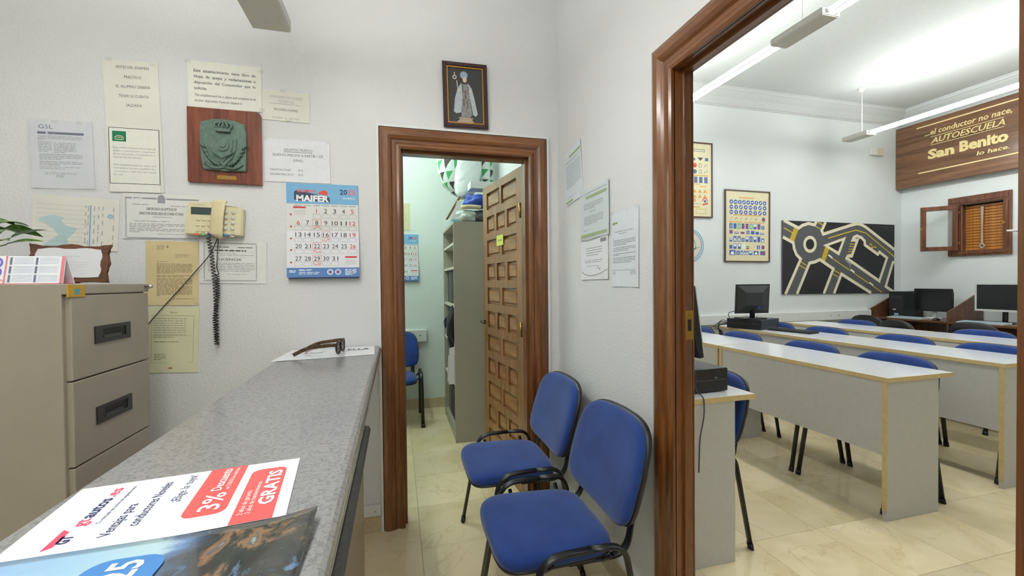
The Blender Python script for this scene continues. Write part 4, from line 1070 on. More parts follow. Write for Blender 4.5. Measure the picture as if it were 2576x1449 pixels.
# ================================================================== PAPERS ON THE OFFICE RIGHT WALL
o, w_, h_, ink = sheet('notice_sheet', 'grey-blue letter, highest sheet on the wall left of the classroom doorway', 'letter', [(1422, 388), (1464, 347), (1466, 490), (1424, 523)], M_P_BLUISH, 'right', seed=12)
i = Ink(w_, h_); i.rect(0.30, 0.115, 0.98, 0.145); i.rect(0.02, 0.93, 0.98, 0.965); ink(i, I_OLIVE, 'green_band')
i = Ink(w_, h_); i.para(0.08, 0.9, 0.20, 2, 0.025, 0.4, 0.9, 1); i.para(0.08, 0.92, 0.28, 14, 0.032, 0.35, 0.6, 2); i.para(0.1, 0.6, 0.86, 2, 0.025, 0.3, 0.6, 3); ink(i, INK('blue_grey', (150, 158, 176)))
o, w_, h_, ink = sheet('notice_sheet', 'sleeved letter with two green bands on the right wall', 'letter', [(1464, 484), (1535, 448), (1535, 588), (1464, 606)], M_P_BLUISH, 'right', gap=0.006, seed=13)
i = Ink(w_, h_); i.rect(0.22, 0.15, 0.95, 0.205); i.rect(0.02, 0.90, 0.95, 0.965); ink(i, I_OLIVE, 'green_band')
i = Ink(w_, h_); i.rect(0.02, 0.09, 0.96, 0.098); i.para(0.14, 0.82, 0.30, 4, 0.033, 0.4, 0.6, 1); i.para(0.34, 0.58, 0.47, 1, 0.03, 0.4, 1, 2); i.para(0.14, 0.82, 0.56, 5, 0.036, 0.4, 0.7, 3); i.para(0.12, 0.28, 0.82, 1, 0.03, 0.4, 1, 4); ink(i, I_GREY)
box('plastic_sleeve', -w_ / 2 - 0.004, w_ / 2 + 0.012, -0.0075, -0.007, -h_ / 2 - 0.004, h_ / 2 + 0.012, M_SLEEVE, o); tape(o, w_, h_, [(0.02, 0.0), (0.95, 0.02)])
o, w_, h_, ink = sheet('notice_sheet', 'signed white certificate in a sleeve below the green-banded letter', 'certificate', [(1464, 602), (1532, 584), (1532, 702), (1464, 704)], M_P_WHITE, 'right', gap=0.003, seed=14)
i = Ink(w_, h_); i.para(0.2, 0.8, 0.26, 4, 0.055, 0.25, 0.8, 1); i.para(0.15, 0.82, 0.55, 2, 0.04, 0.3, 0.9, 2); i.para(0.2, 0.7, 0.68, 1, 0.03, 0.3, 1, 3); i.stroke([(0.62, 0.76), (0.66, 0.71), (0.7, 0.78), (0.74, 0.72), (0.72, 0.8)], 0.012); i.rect(0.74, 0.09, 0.94, 0.17); ink(i, I_GREY)
i = Ink(w_, h_); i.stroke([(0.02, 0.80), (0.15, 0.87), (0.35, 0.91), (0.55, 0.90), (0.8, 0.85), (0.98, 0.78)], 0.02); i.stroke([(0.02, 0.05), (0.3, 0.08), (0.6, 0.06), (0.98, 0.0)], 0.03); ink(i, I_FAINT, 'sleeve_fold')
o, w_, h_, ink = sheet('notice_sheet', 'bluish letter with a small green logo, nearest the classroom doorway', 'letter', [(1541, 538), (1608, 518), (1609, 722), (1541, 721)], M_P_BLUISH, 'right', gap=0.002, seed=15)
i = Ink(w_, h_); i.ell(0.09, 0.145, 0.06, 0.02); i.rect(0.15, 0.13, 0.24, 0.155); ink(i, I_OLIVE, 'logo')
i = Ink(w_, h_); i.para(0.12, 0.82, 0.26, 1, 0.02, 0.4, 1, 1); i.para(0.3, 0.6, 0.29, 1, 0.02, 0.4, 1, 2); i.para(0.06, 0.9, 0.375, 4, 0.021, 0.4, 0.6, 3); i.para(0.06, 0.9, 0.475, 3, 0.021, 0.4, 0.7, 4); i.para(0.06, 0.9, 0.555, 2, 0.021, 0.4, 0.3, 5); i.para(0.06, 0.9, 0.61, 4, 0.021, 0.4, 0.8, 6); i.rect(0.05, 0.775, 0.9, 0.778); i.para(0.7, 0.92, 0.79, 4, 0.014, 0.4, 0.9, 7); i.para(0.05, 0.15, 0.80, 3, 0.014, 0.4, 0.9, 8); ink(i, I_GREY); tape(o, w_, h_, [(0.03, 0.0), (0.95, 0.0)])

# ================================================================== ON THE COUNTER
def flat(pts, z): return [Vector((p[0], p[1], z)) for p in pts]
# advertising flyer: its text runs away from the camera, top edge to the left
A = PZ(208, 1233, CT); Bq = PZ(755, 1154, CT)
fw, fh = 0.215, (Bq - A).length
fl_ = thing('advertising_flyer', 'white car advertising flyer with red boxes on the counter', 'flyer')
ax = math.atan2(Bq.y - A.y, Bq.x - A.x)         # direction of the sheet's "down"
dn = Vector((math.cos(ax), math.sin(ax), 0)); rt = Vector((-dn.y, dn.x, 0))
cen = A + dn * fh / 2 - rt * fw / 2
fl_.location = (cen.x, cen.y, CT + 0.0012); fl_.rotation_euler = (-PI / 2, 0, ax + PI / 2)
me, dy = me_sheet(fw, fh, 0.0005, 0.0, 0, 8, 10, 21)
obj('paper', me, M_CARD, fl_)
ftr = lambda v: (v[0], v[1] - dy(2 * v[0] / fw, 2 * v[2] / fh) - 0.0005, v[2])
def fi(i, m, nm='lettering', lv=1): return i.build(nm, m, fl_, 0.0003 * lv, ftr)
i = Ink(fw, fh); i.text('GT', 0.20, 0.20, 0.04, 'c', 0.05, 0.2, 0.10); i.text('autos', 0.60, 0.195, 0.05, 'c', 0.025, 0, 0.28); fi(i, I_NAVY)
i = Ink(fw, fh); i.text('gt', 0.40, 0.195, 0.05, 'c', 0.02, 0, 0.10); i.text('.es', 0.83, 0.195, 0.05, 'c', 0.02, 0, 0.15); i.poly([(0.13, 0.165), (0.30, 0.165), (0.34, 0.135), (0.10, 0.135)][::-1]); fi(i, INK('magenta_red', (222, 72, 104)))
i = Ink(fw, fh); i.text('¡Tu mercado de coches de segunda mano!', 0.62, 0.25, 0.017, 'c', 0, 0, 0.55)
i.text('Ventajas para', 0.36, 0.335, 0.042, 'c', 0.008, 0, 0.42); i.text('conductores Noveles', 0.55, 0.41, 0.042, 'c', 0.008, 0, 0.64); i.text('¡Elige la tuya!', 0.72, 0.505, 0.038, 'c', 0, 0, 0.45); fi(i, I_NAVY)
i = Ink(fw, fh); i.rrect(0.20, 0.56, 1.0, 0.735, 0.07, (0, 3)); i.rrect(0.0, 0.775, 0.86, 0.945, 0.07, (1, 2)); fi(i, I_CORAL, 'red_box', 1)
i = Ink(fw, fh); i.text('3%', 0.39, 0.70, 0.085, 'c', 0.012, 0, 0.26); i.text('Descuento', 0.77, 0.665, 0.045, 'c', 0.015, 0, 0.40); i.text('en TODOS los vehículos', 0.77, 0.70, 0.02, 'c', 0.005, 0, 0.40)
i.text('2 años de garantía', 0.29, 0.815, 0.022, 'c', 0.005, 0, 0.36); i.text('2 años de mantenimientos', 0.36, 0.845, 0.022, 'c', 0.005, 0, 0.50); i.text('GRATIS', 0.50, 0.925, 0.062, 'c', 0.03, 0, 0.58); fi(i, I_WHITE, 'lettering', 3)
# glossy brochure with a landscape photograph, far corner curling up
bx0, bx1, by0, by1 = -0.475, -0.112, 0.35, 0.640
nb, mb = 30, 22
def bz_(a, b):
    d = max(0.0, (a - 0.72) / 0.28) * max(0.0, (b - 0.55) / 0.45)
    return CT + 0.0022 + 0.002 * b + 0.012 * d ** 1.6
V = []; Fc = []
for s in (0, 1):
    for j in range(mb + 1):
        for k in range(nb + 1):
            a, b = k / nb, j / mb
            V.append((bx0 + (bx1 - bx0) * a, by0 + (by1 - by0) * b + 0.012 * a, bz_(a, b) + (0.0012 if s else 0)))
o2 = (nb + 1) * (mb + 1)
for j in range(mb):
    for k in range(nb):
        a = j * (nb + 1) + k; q = (a, a + 1, a + nb + 2, a + nb + 1)
        Fc.append(q[::-1]); Fc.append(tuple(o2 + x for x in q))
e = [k for k in range(nb + 1)] + [j * (nb + 1) + nb for j in range(1, mb + 1)] + [mb * (nb + 1) + k for k in range(nb - 1, -1, -1)] + [j * (nb + 1) for j in range(mb - 1, 0, -1)]
for k in range(len(e)): Fc.append((e[k], e[(k + 1) % len(e)], o2 + e[(k + 1) % len(e)], o2 + e[k]))
def brochure_mat():
    m, nt, b = newmat('glossy_landscape_print')
    tc = N(nt, 'ShaderNodeTexCoord'); sx = N(nt, 'ShaderNodeSeparateXYZ'); nt.links.new(tc.outputs['Object'], sx.inputs[0])
    nz = noise(nt, coords(nt, (10, 22, 10)), 1.0, 6, 0.65, 0.8)
    md = N(nt, 'ShaderNodeMath', operation='MULTIPLY_ADD'); md.inputs[1].default_value = 0.10
    nt.links.new(nz, md.inputs[0]); nt.links.new(sx.outputs[0], md.inputs[2])
    mr = N(nt, 'ShaderNodeMapRange'); mr.inputs[1].default_value = bx0; mr.inputs[2].default_value = bx1 + 0.08
    nt.links.new(md.outputs[0], mr.inputs[0])
    sky = ramp(nt, mr.outputs[0], [(0.0, s2l((120, 160, 216))), (0.35, s2l((160, 198, 222))), (0.52, s2l((176, 206, 216))), (0.56, s2l((96, 130, 176))), (0.62, s2l((70, 92, 116))), (0.72, s2l((64, 68, 66))), (1.0, s2l((70, 66, 60)))])
    n2 = noise(nt, coords(nt, (16, 11, 16)), 1.0, 7, 0.62, 0.5)
    c2 = ramp(nt, n2, [(0.36, s2l((96, 122, 150))), (0.42, s2l((48, 52, 54))), (0.54, s2l((70, 72, 68))), (0.60, s2l((150, 116, 88))), (0.64, s2l((92, 96, 98))), (0.72, s2l((206, 206, 200)))])
    fm = N(nt, 'ShaderNodeMapRange'); fm.inputs[1].default_value = 0.58; fm.inputs[2].default_value = 0.66
    nt.links.new(mr.outputs[0], fm.inputs[0])
    mx = N(nt, 'ShaderNodeMix', data_type='RGBA'); nt.links.new(fm.outputs[0], mx.inputs[0]); nt.links.new(sky, mx.inputs[6]); nt.links.new(c2, mx.inputs[7])
    nt.links.new(mx.outputs[2], b.inputs['Base Color']); b.inputs['Roughness'].default_value = 0.12; b.inputs['Coat Weight'].default_value = 0.6; b.inputs['Coat Roughness'].default_value = 0.05
    return m
brt = thing('glossy_brochure', 'glossy blue landscape brochure at the near end of the counter', 'brochure')
obj('cover', me_from(V, Fc), brochure_mat(), brt, None, True)
i = Ink(0.2, 0.08); i.rrect(0.0, 0.0, 1.0, 1.0, 0.12)
p25 = PZ(285, 1425, CT + 0.007)
def b_tr(v): # lay flat: text x -> +Y, text up -> -X
    return (p25.x + 0.012 - v[2], p25.y - 0.085 + v[0] + 0.0, CT + 0.0065 + (-v[1]))
i.build('date_badge', INK('badge_blue', (66, 132, 200), 0.2), brt, 0.0003, b_tr)
i = Ink(0.2, 0.08); i.text('2025', 0.76, 0.72, 0.42, 'c', 0.02, 0, 0.40); i.build('lettering', I_WHITE, brt, 0.0007, b_tr)
# white printed card under the sunglasses
K = [PZ(681, 909, CT + 0.004), PZ(735, 881, CT + 0.002), PZ(938, 869, CT + 0.002), PZ(942, 891, CT + 0.002)]
K[1] = Vector((-0.505, 2.335, CT)); K[2] = Vector((-0.118, 2.35, CT))
kd_ = thing('printed_card', 'white printed card under the sunglasses at the far counter end', 'card')
V = []; nn = 8
for s in (0, 1):
    for j in range(nn + 1):
        for k in range(nn + 1):
            a, b = k / nn, j / nn
            p = K[0].lerp(K[3], a).lerp(K[1].lerp(K[2], a), b)
            V.append((p.x, p.y, CT + 0.001 + 0.004 * max(0, 0.35 - a) * (1 - b) + (0.0012 if s else 0)))
Fc = []; o2 = (nn + 1) ** 2
for j in range(nn):
    for k in range(nn):
        a = j * (nn + 1) + k; q = (a, a + 1, a + nn + 2, a + nn + 1); Fc.append(q[::-1]); Fc.append(tuple(o2 + x for x in q))
e = [k for k in range(nn + 1)] + [j * (nn + 1) + nn for j in range(1, nn + 1)] + [nn * (nn + 1) + k for k in range(nn - 1, -1, -1)] + [j * (nn + 1) for j in range(nn - 1, 0, -1)]
for k in range(len(e)): Fc.append((e[k], e[(k + 1) % len(e)], o2 + e[(k + 1) % len(e)], o2 + e[k]))
obj('card', me_from(V, Fc), M_CARD, kd_)
kc = Vector((-0.31, 2.19, CT + 0.0035))
def k_tr(v): return (kc.x + v[0], kc.y + v[2], kc.z - v[1])
i = Ink(0.36, 0.26); i.text('KW', 0.13, 0.36, 0.30, 'c', 0.04, 0.15, 0.20); i.build('lettering', INK('brick_red', (196, 74, 66), 0.3), kd_, 0.0004, k_tr)
i = Ink(0.36, 0.26); i.text('ELLA', 0.84, 0.36, 0.20, 'c', 0.01, 0, 0.28); i.para(0.02, 0.42, 0.46, 1, 0.06, 0.5, 1, 3); i.build('lettering', I_DGREY, kd_, 0.0004, k_tr)
# sunglasses
M_TORT = plain('tortoiseshell', (74, 50, 26), 0.2, var=0.7, vscale=90)
M_LENS = plain('brown_lens', (70, 32, 26), 0.08)
sg = thing('sunglasses', 'tortoiseshell sunglasses resting on the white printed card', 'sunglasses', (-0.262, 2.15, CT + 0.0048), (0, 0, math.radians(84)))
for s in (-1, 1):
    ctr = Vector((s * 0.034, -0.005, 0.026))
    lp = [ctr + Vector((0.029 * math.copysign(abs(math.cos(a)) ** 0.75, math.cos(a)), 0.004 * abs(math.cos(a)), 0.0225 * math.copysign(abs(math.sin(a)) ** 0.75, math.sin(a)))) for a in [2 * PI * k / 28 for k in range(29)]]
    rim = tube('rim', lp, 0.0032, plain('dark_brown_frame', (46, 26, 20), 0.2), sg, n=8, up=(0, 1, 0))
    bm = bmesh.new(); f = bm.faces.new([bm.verts.new(p) for p in lp[:-1]]); g = bmesh.ops.extrude_face_region(bm, geom=[f])
    for v in [x for x in g['geom'] if isinstance(x, bmesh.types.BMVert)]: v.co.y += 0.0015
    obj('lens', me_bm(bm), M_LENS, sg)
    arm = fillet([(s * 0.066, -0.002, 0.038), (s * 0.071, 0.012, 0.040), (s * 0.070, 0.10, 0.030), (s * 0.060, 0.145, 0.006)], 0.03)
    tube('temple', arm, 0.0065, M_TORT, sg, 0.0022, 8, (1, 0, 0))
tube('bridge', fillet([(-0.008, -0.005, 0.034), (0, -0.006, 0.039), (0.008, -0.005, 0.034)], 0.005), 0.0028, M_TORT, sg, n=8)

sg.scale = (1.25, 1.25, 1.25)
# ================================================================== ON THE FILING CABINET
# wavy wooden award with a silver plate
pw, phh = 0.235, 0.146
aw = thing('award_plaque', 'wavy brown wooden award with a silver plate on the filing cabinet', 'award', (-1.155, 1.93, FZ + 0.001), (math.radians(-12), 0, math.radians(6)))
def wavy(w2, h2, amp, n=8, zc=0.0):
    out = []
    def side(p, q, bulge):
        p, q = Vector(p), Vector(q); d = q - p; nrm = Vector((-d.y, d.x)).normalized()
        for k in range(n):
            s = k / n; out.append(tuple(p + d * s + nrm * amp * (math.cos(4 * PI * s) - 1) * 0.5 * bulge))
    side((-w2, zc - h2), (w2, zc - h2), -0.3); side((w2, zc - h2), (w2, zc + h2), -1); side((w2, zc + h2), (-w2, zc + h2), -1); side((-w2, zc + h2), (-w2, zc - h2), -1)
    return out
obj('board', prism(wavy(pw / 2, phh / 2, 0.012, 12, phh / 2 + 0.002), -0.014, 0, 'Y', 0.003), M_PLAQUE if False else plain('dark_walnut', (92, 56, 36), 0.35, var=0.3, vscale=40), aw)
obj('silver_plate', prism(wavy(pw * 0.38, phh * 0.36, -0.006, 12, phh / 2), -0.018, -0.0145, 'Y', 0.0015), M_ALU, aw)
i = Ink(pw * 0.7, phh * 0.6); i.para(0.3, 0.7, 0.2, 1, 0.03, 0.5, 1, 1); i.para(0.2, 0.85, 0.45, 4, 0.1, 0.15, 0.7, 2)
q = i.build('engraving', I_FAINT, aw, 0.0183); q.location = (0, 0, phh / 2)
obj('easel_leg', prism([(-0.0, 0.10), (0.0, 0.06), (0.045, 0.0115), (0.05, 0.0125)], -0.008, 0.008, 'X'), M_BLACK, aw)
# tent desk calendar
ca = thing('desk_calendar', 'long white and red desk calendar standing on the filing cabinet edge', 'calendar', (-1.215, 1.745, FZ), (0, 0, math.radians(3)))
cw_, ch_ = 0.30, 0.092
obj('front_panel', prism([(-0.004, 0), (0.0, 0), (0.020, ch_), (0.016, ch_)], -cw_ / 2, cw_ / 2, 'X'), M_CARD, ca)
obj('back_panel', prism([(0.056, 0), (0.060, 0), (0.022, ch_), (0.018, ch_)], -cw_ / 2, cw_ / 2, 'X'), M_CARD, ca)
obj('base_panel', me_box(-cw_ / 2, cw_ / 2, -0.003, 0.059, 0.0002, 0.002), plain('red_card', (196, 52, 70), 0.4), ca)
def c_tr(v): z = v[2] + ch_ / 2; return (v[0], -0.0042 + 0.020 * z / ch_ + v[1], z)
i = Ink(cw_, ch_); i.rect(0.97, 0.0, 1.0, 1.0); i.rect(0.50, 0.0, 0.515, 1.0); i.rect(0.0, 0.965, 1.0, 1.0); i.build('red_border', INK('pink_red', (224, 130, 138), 0.4), ca, 0.0003, c_tr)
i = Ink(cw_, ch_)
for x in (0.535, 0.75):
    for y in (0.05, 0.36, 0.67): i.rect(x, y, x + 0.02, y + 0.26)
i.build('month_bands', INK('slate', (110, 122, 142), 0.4), ca, 0.0004, c_tr)
i = Ink(cw_, ch_)
for x in (0.57, 0.785):
    for y in (0.06, 0.37, 0.68):
        for k in range(5): i.rect(x, y + 0.05 * k, x + 0.165, y + 0.012 + 0.05 * k)
i.build('month_grids', INK('grid_blue', (176, 184, 206), 0.4), ca, 0.0003, c_tr)
i = Ink(cw_, ch_)
for y in (0.24, 0.58): i.ring(0.42, y, 0.042, 0.062)
i.build('logo_ring', INK('logo_violet', (112, 112, 196), 0.4), ca, 0.0003, c_tr)
i = Ink(cw_, ch_)
for y in (0.24, 0.58): i.poly([(0.385, y + 0.05), (0.455, y + 0.05), (0.455, y - 0.03), (0.42, y - 0.05)])
i.para(0.36, 0.5, 0.82, 4, 0.035, 0.4, 0.8, 3); i.build('logo_mark', INK('logo_red', (226, 70, 90), 0.4), ca, 0.0005, c_tr)
# pothos
def leaf_mat():
    m, nt, b = newmat('variegated_leaf')
    n1 = noise(nt, coords(nt, (40, 40, 40)), 1.0, 3, 0.5, 0.8)
    nt.links.new(ramp(nt, n1, [(0.38, s2l((52, 92, 28))), (0.55, s2l((86, 134, 40))), (0.68, s2l((176, 190, 80)))]), b.inputs['Base Color'])
    b.inputs['Roughness'].default_value = 0.3; return m
M_LEAFG = leaf_mat()
pt = thing('potted_plant', 'variegated trailing houseplant at the left edge above the desk calendar', 'plant', (-1.46, 1.99, FZ))
obj('pot', me_lathe([(0.04, 0), (0.048, 0.03), (0.056, 0.085), (0.060, 0.09), (0.060, 0.10), (0.052, 0.10), (0.050, 0.085)], 20), plain('terracotta', (160, 92, 62), 0.7), pt, None, True)
obj('soil', me_lathe([(0.049, 0.082), (0.04, 0.086), (0.01, 0.088)], 16), plain('soil', (50, 38, 28), 0.9), pt)
def me_leaf(L, Wd):
    V = []; Fc = []; n = 8
    for k in range(n + 1):
        s = k / n; ww = Wd * math.sin(PI * min(1, s ** 0.75)) ** 0.8 * (1 - 0.2 * s) + 0.0005
        for x in (-1, 0, 1): V.append((x * ww, s * L, 0.25 * ww * abs(x) - 0.7 * L * (s * 0.6) ** 2))
    for k in range(n):
        for j in range(2): a = k * 3 + j; Fc.append((a, a + 1, a + 4, a + 3))
    return me_from(V, Fc)
lm = [me_leaf(0.085, 0.024), me_leaf(0.10, 0.03), me_leaf(0.07, 0.02)]
rd = random.Random(11)
L_ = [(0.07, 0.0, 0.225, -20), (0.09, 0.01, 0.17, -60), (0.06, -0.02, 0.155, -110), (0.04, 0.02, 0.20, -140), (0.10, -0.02, 0.145, -80), (0.02, -0.03, 0.19, 170), (0.03, 0.0, 0.24, -70), (-0.03, 0.0, 0.22, 90), (0.05, -0.04, 0.17, -150), (-0.05, -0.02, 0.17, 120), (0.06, 0.03, 0.21, -40), (0.0, 0.04, 0.2, 20), (0.075, -0.035, 0.20, -95), (0.035, -0.035, 0.215, -125)]
for k, (x, y, z, a) in enumerate(L_):
    tube('stem', fillet([(0.01 * math.cos(k), 0.01 * math.sin(k), 0.085), (x * 0.4, y * 0.4, z * 0.9), (x, y, z)], 0.05), 0.0022, plain('leaf_stem', (96, 128, 60), 0.5), pt, n=6)
    o = obj('leaf', lm[k % 3], M_LEAFG, pt, (x, y, z), True); o.rotation_euler = (math.radians(rd.uniform(-10, 40)), math.radians(rd.uniform(-25, 25)), math.radians(a))

# ================================================================== STORE ROOM
SX0, SX1, SY0, SY1, SZ = 0.446, 0.86, 3.475, 4.27, 1.805
sc = thing('metal_locker', 'grey-beige open metal cabinet behind the panelled door', 'cabinet', (0.65, 4.0, 0))
W(box('side_panel', SX0, SX1, SY0, SY0 + 0.02, 0, SZ, M_STEEL2, sc, 0.002)); W(box('side_panel', SX0, SX1, SY1 - 0.02, SY1, 0, SZ, M_STEEL2, sc, 0.002))
W(box('top_panel', SX0, SX1, SY0 + 0.02, SY1 - 0.02, SZ - 0.02, SZ, M_STEEL2, sc)); W(box('back_panel', SX1 - 0.01, SX1, SY0 + 0.02, SY1 - 0.02, 0.0, SZ - 0.02, M_STEEL2, sc))
W(box('base_panel', SX0 + 0.005, SX1 - 0.01, SY0 + 0.02, SY1 - 0.02, 0.0, 0.08, M_STEEL2, sc))
M_SHELF = plain('pale_shelf_enamel', (200, 196, 180), 0.5)
for z in (0.45, 0.78, 1.10, 1.42, 1.62): W(box('shelf', SX0 + 0.006, SX1 - 0.01, SY0 + 0.021, SY1 - 0.021, z, z + 0.02, M_SHELF, sc))
M_BIND = [plain('binder_%d' % k, c_, 0.5) for k, c_ in enumerate(((40, 42, 46), (70, 66, 60), (104, 96, 84), (54, 52, 54)))]
k = 0
for z in (0.08, 0.47, 0.80, 1.12):
    y = SY0 + 0.05
    while y < SY1 - 0.12:
        th = 0.07
        if not (z == 0.80 and y < 3.72) and not (z == 0.47 and y < 3.72):
            b = box('ring_binder', 0.48, 0.78, y, y + th, z + 0.001, z + 0.29, M_BIND[k % 4], None, 0.003)
            tag(b, '%s ring binder on the %s shelf inside the open metal cabinet' % (('black', 'taupe', 'light taupe', 'charcoal')[k % 4], {0.08: 'lowest', 0.47: 'second lowest', 0.80: 'middle', 1.12: 'second highest'}[z]), 'binder', 'ring binders in the store cabinet'); k += 1
        y += th + 0.03
# dark jacket hanging out of the cabinet
def blob(name, label, cat, c, r, mat, seed=0, nz=0.25, group=None, sub=3, cut=None):
    bm = bmesh.new(); bmesh.ops.create_icosphere(bm, subdivisions=sub, radius=1); rd = random.Random(seed)
    ph = [rd.uniform(0, 6.28) for _ in range(6)]
    for v in bm.verts:
        p = v.co; f = 1 + nz * (math.sin(3 * p.x + ph[0]) * math.sin(4 * p.z + ph[1]) + 0.5 * math.sin(7 * p.y + 5 * p.z + ph[2]) + 0.35 * math.sin(11 * p.x - 6 * p.z + ph[3])) * 0.6
        v.co = Vector((c[0] + r[0] * p.x * f, c[1] + r[1] * p.y * f, c[2] + r[2] * p.z * f))
        if cut is not None and v.co.z < cut: v.co.z = cut
    return tag(obj(name, me_bm(bm), mat, None, None, True), label, cat, group)
jk = thing('jacket', 'black jacket draped over the edge of a cabinet shelf', 'jacket', (0.46, 3.66, 1.10))
for nm, c_, r_, sd in (('body', (0.45, 3.60, 0.95), (0.055, 0.07, 0.16), 1), ('sleeve', (0.405, 3.62, 0.97), (0.03, 0.035, 0.055), 2), ('lining', (0.44, 3.62, 0.80), (0.035, 0.05, 0.12), 3)):
    o = blob(nm, None, None, c_, r_, M_BLKFAB, sd); o.parent = jk; W(o)
for k, (u, v, hgt, m, lb) in enumerate(((1132, 885, 0.10, M_P_WHITE, 'white papers sticking out of the open metal cabinet'), (1136, 918, 0.15, plain('orange_envelope', (226, 160, 80), 0.6), 'orange envelope sticking out of the open metal cabinet'), (1128, 905, 0.12, M_P_PALE, 'grey folded leaflet at the cabinet edge below the jacket'))):
    p = PY(u, v, 3.54 + 0.05 * k); x0 = max(p.x - 0.02, 0.40)
    o = obj('leaflet', prism([(x0, 0.471), (x0 + 0.07, 0.471), (x0 + 0.075, p.z + hgt / 2), (x0 + 0.01, p.z + hgt / 2 - 0.02)], 3.53 + 0.045 * k, 3.535 + 0.045 * k, 'Y'), m); tag(o, lb, 'paper')
# things on top of the cabinet
def bag_mat():
    m, nt, b = newmat('white_bag_with_triangles')
    tc = N(nt, 'ShaderNodeTexCoord'); mp_ = N(nt, 'ShaderNodeMapping'); mp_.inputs['Scale'].default_value = (1, 1, 1)
    nt.links.new(tc.outputs['UV'], mp_.inputs[0]); sx = N(nt, 'ShaderNodeSeparateXYZ'); nt.links.new(mp_.outputs[0], sx.inputs[0])
    def math_(op, a, b_=None, c=None):
        n = N(nt, 'ShaderNodeMath', operation=op)
        for k, v in enumerate((a, b_, c)):
            if v is None: continue
            if isinstance(v, (int, float)): n.inputs[k].default_value = v
            else: nt.links.new(v, n.inputs[k])
        return n.outputs[0]
    u = math_('FRACT', sx.outputs[0]); v = math_('FRACT', sx.outputs[1])
    tri = math_('GREATER_THAN', v, math_('ADD', u, 0.18))
    row = math_('FLOOR', sx.outputs[1]); par = math_('FRACT', math_('MULTIPLY', math_('ADD', row, math_('FLOOR', sx.outputs[0])), 0.5)); isg = math_('GREATER_THAN', par, 0.25)
    c1 = N(nt, 'ShaderNodeMix', data_type='RGBA'); nt.links.new(isg, c1.inputs[0]); c1.inputs[6].default_value = (*s2l((70, 62, 60)), 1); c1.inputs[7].default_value = (*s2l((60, 168, 96)), 1)
    c2 = N(nt, 'ShaderNodeMix', data_type='RGBA'); nt.links.new(tri, c2.inputs[0]); c2.inputs[6].default_value = (*s2l((226, 234, 230)), 1); nt.links.new(c1.outputs[2], c2.inputs[7])
    nt.links.new(c2.outputs[2], b.inputs['Base Color']); b.inputs['Roughness'].default_value = 0.35
    bump(nt, b, noise(nt, coords(nt), 25, 4), 0.4, 0.01)
    return m
M_BAGP = bag_mat(); M_BAGW = plain('crinkled_white_plastic', (228, 234, 232), 0.3, bmp=0.6, bscale=18, bdist=0.02)
bg = thing('patterned_bag', 'big white bag with green and black triangles on top of the cabinet', 'bag', (0.60, 3.75, SZ))
def loft(name, spine, mat, par, n=20, uvs=(6, 9)):
    """closed sack: spine = list of (center xyz, rx, ry)"""
    bm = bmesh.new(); uvl = bm.loops.layers.uv.new(); R = []
    for (c_, rx, ry) in spine: R.append([bm.verts.new((c_[0] + rx * math.cos(2 * PI * k / n), c_[1] + ry * math.sin(2 * PI * k / n), c_[2])) for k in range(n)])
    for j in range(len(R) - 1):
        for k in range(n):
            f = bm.faces.new((R[j][k], R[j][(k + 1) % n], R[j + 1][(k + 1) % n], R[j + 1][k]))
            for l, (a, b) in zip(f.loops, ((k, j), (k + 1, j), (k + 1, j + 1), (k, j + 1))): l[uvl].uv = (a / n * uvs[0], b / (len(R) - 1) * uvs[1])
    bm.faces.new(R[0][::-1]); bm.faces.new(R[-1])
    bm.normal_update(); me = bpy.data.meshes.new('mesh'); bm.to_mesh(me); bm.free()
    o = obj(name, me, mat, par, None, True); return o
def P4(u, v, y=3.62): return PY(u, v, y)
sp_ = []
for v, uc, hw in ((500, 1166, 0.035), (488, 1158, 0.075), (470, 1150, 0.115), (450, 1146, 0.135), (425, 1143, 0.15), (400, 1141, 0.155), (375, 1142, 0.155), (350, 1146, 0.14), (330, 1152, 0.11), (318, 1158, 0.06)):
    q = P4(uc, v, 3.92); sp_.append((q - bg.location, hw * 1.05, hw * 1.1))
loft('patterned_side', sp_, M_BAGP, bg, 24, (11, 8))
sp_ = []
for v, uc, hw in ((500, 1166, 0.04), (484, 1170, 0.085), (460, 1175, 0.105), (430, 1178, 0.115), (390, 1178, 0.115), (350, 1178, 0.105), (325, 1178, 0.07)):
    q = P4(uc, v, 3.78); sp_.append((q - bg.location, hw * 1.05, 0.05))
loft('white_front', sp_, M_BAGW, bg, 20)
sp_ = []
for v, uc, hw in ((470, 1220, 0.05), (455, 1220, 0.07), (430, 1219, 0.075), (400, 1218, 0.075), (360, 1217, 0.07), (330, 1214, 0.05)):
    q = P4(uc, v, 3.86); sp_.append((q - bg.location, hw * 1.04, 0.07))
loft('patterned_end', sp_, M_BAGP, bg, 16, (6, 5))
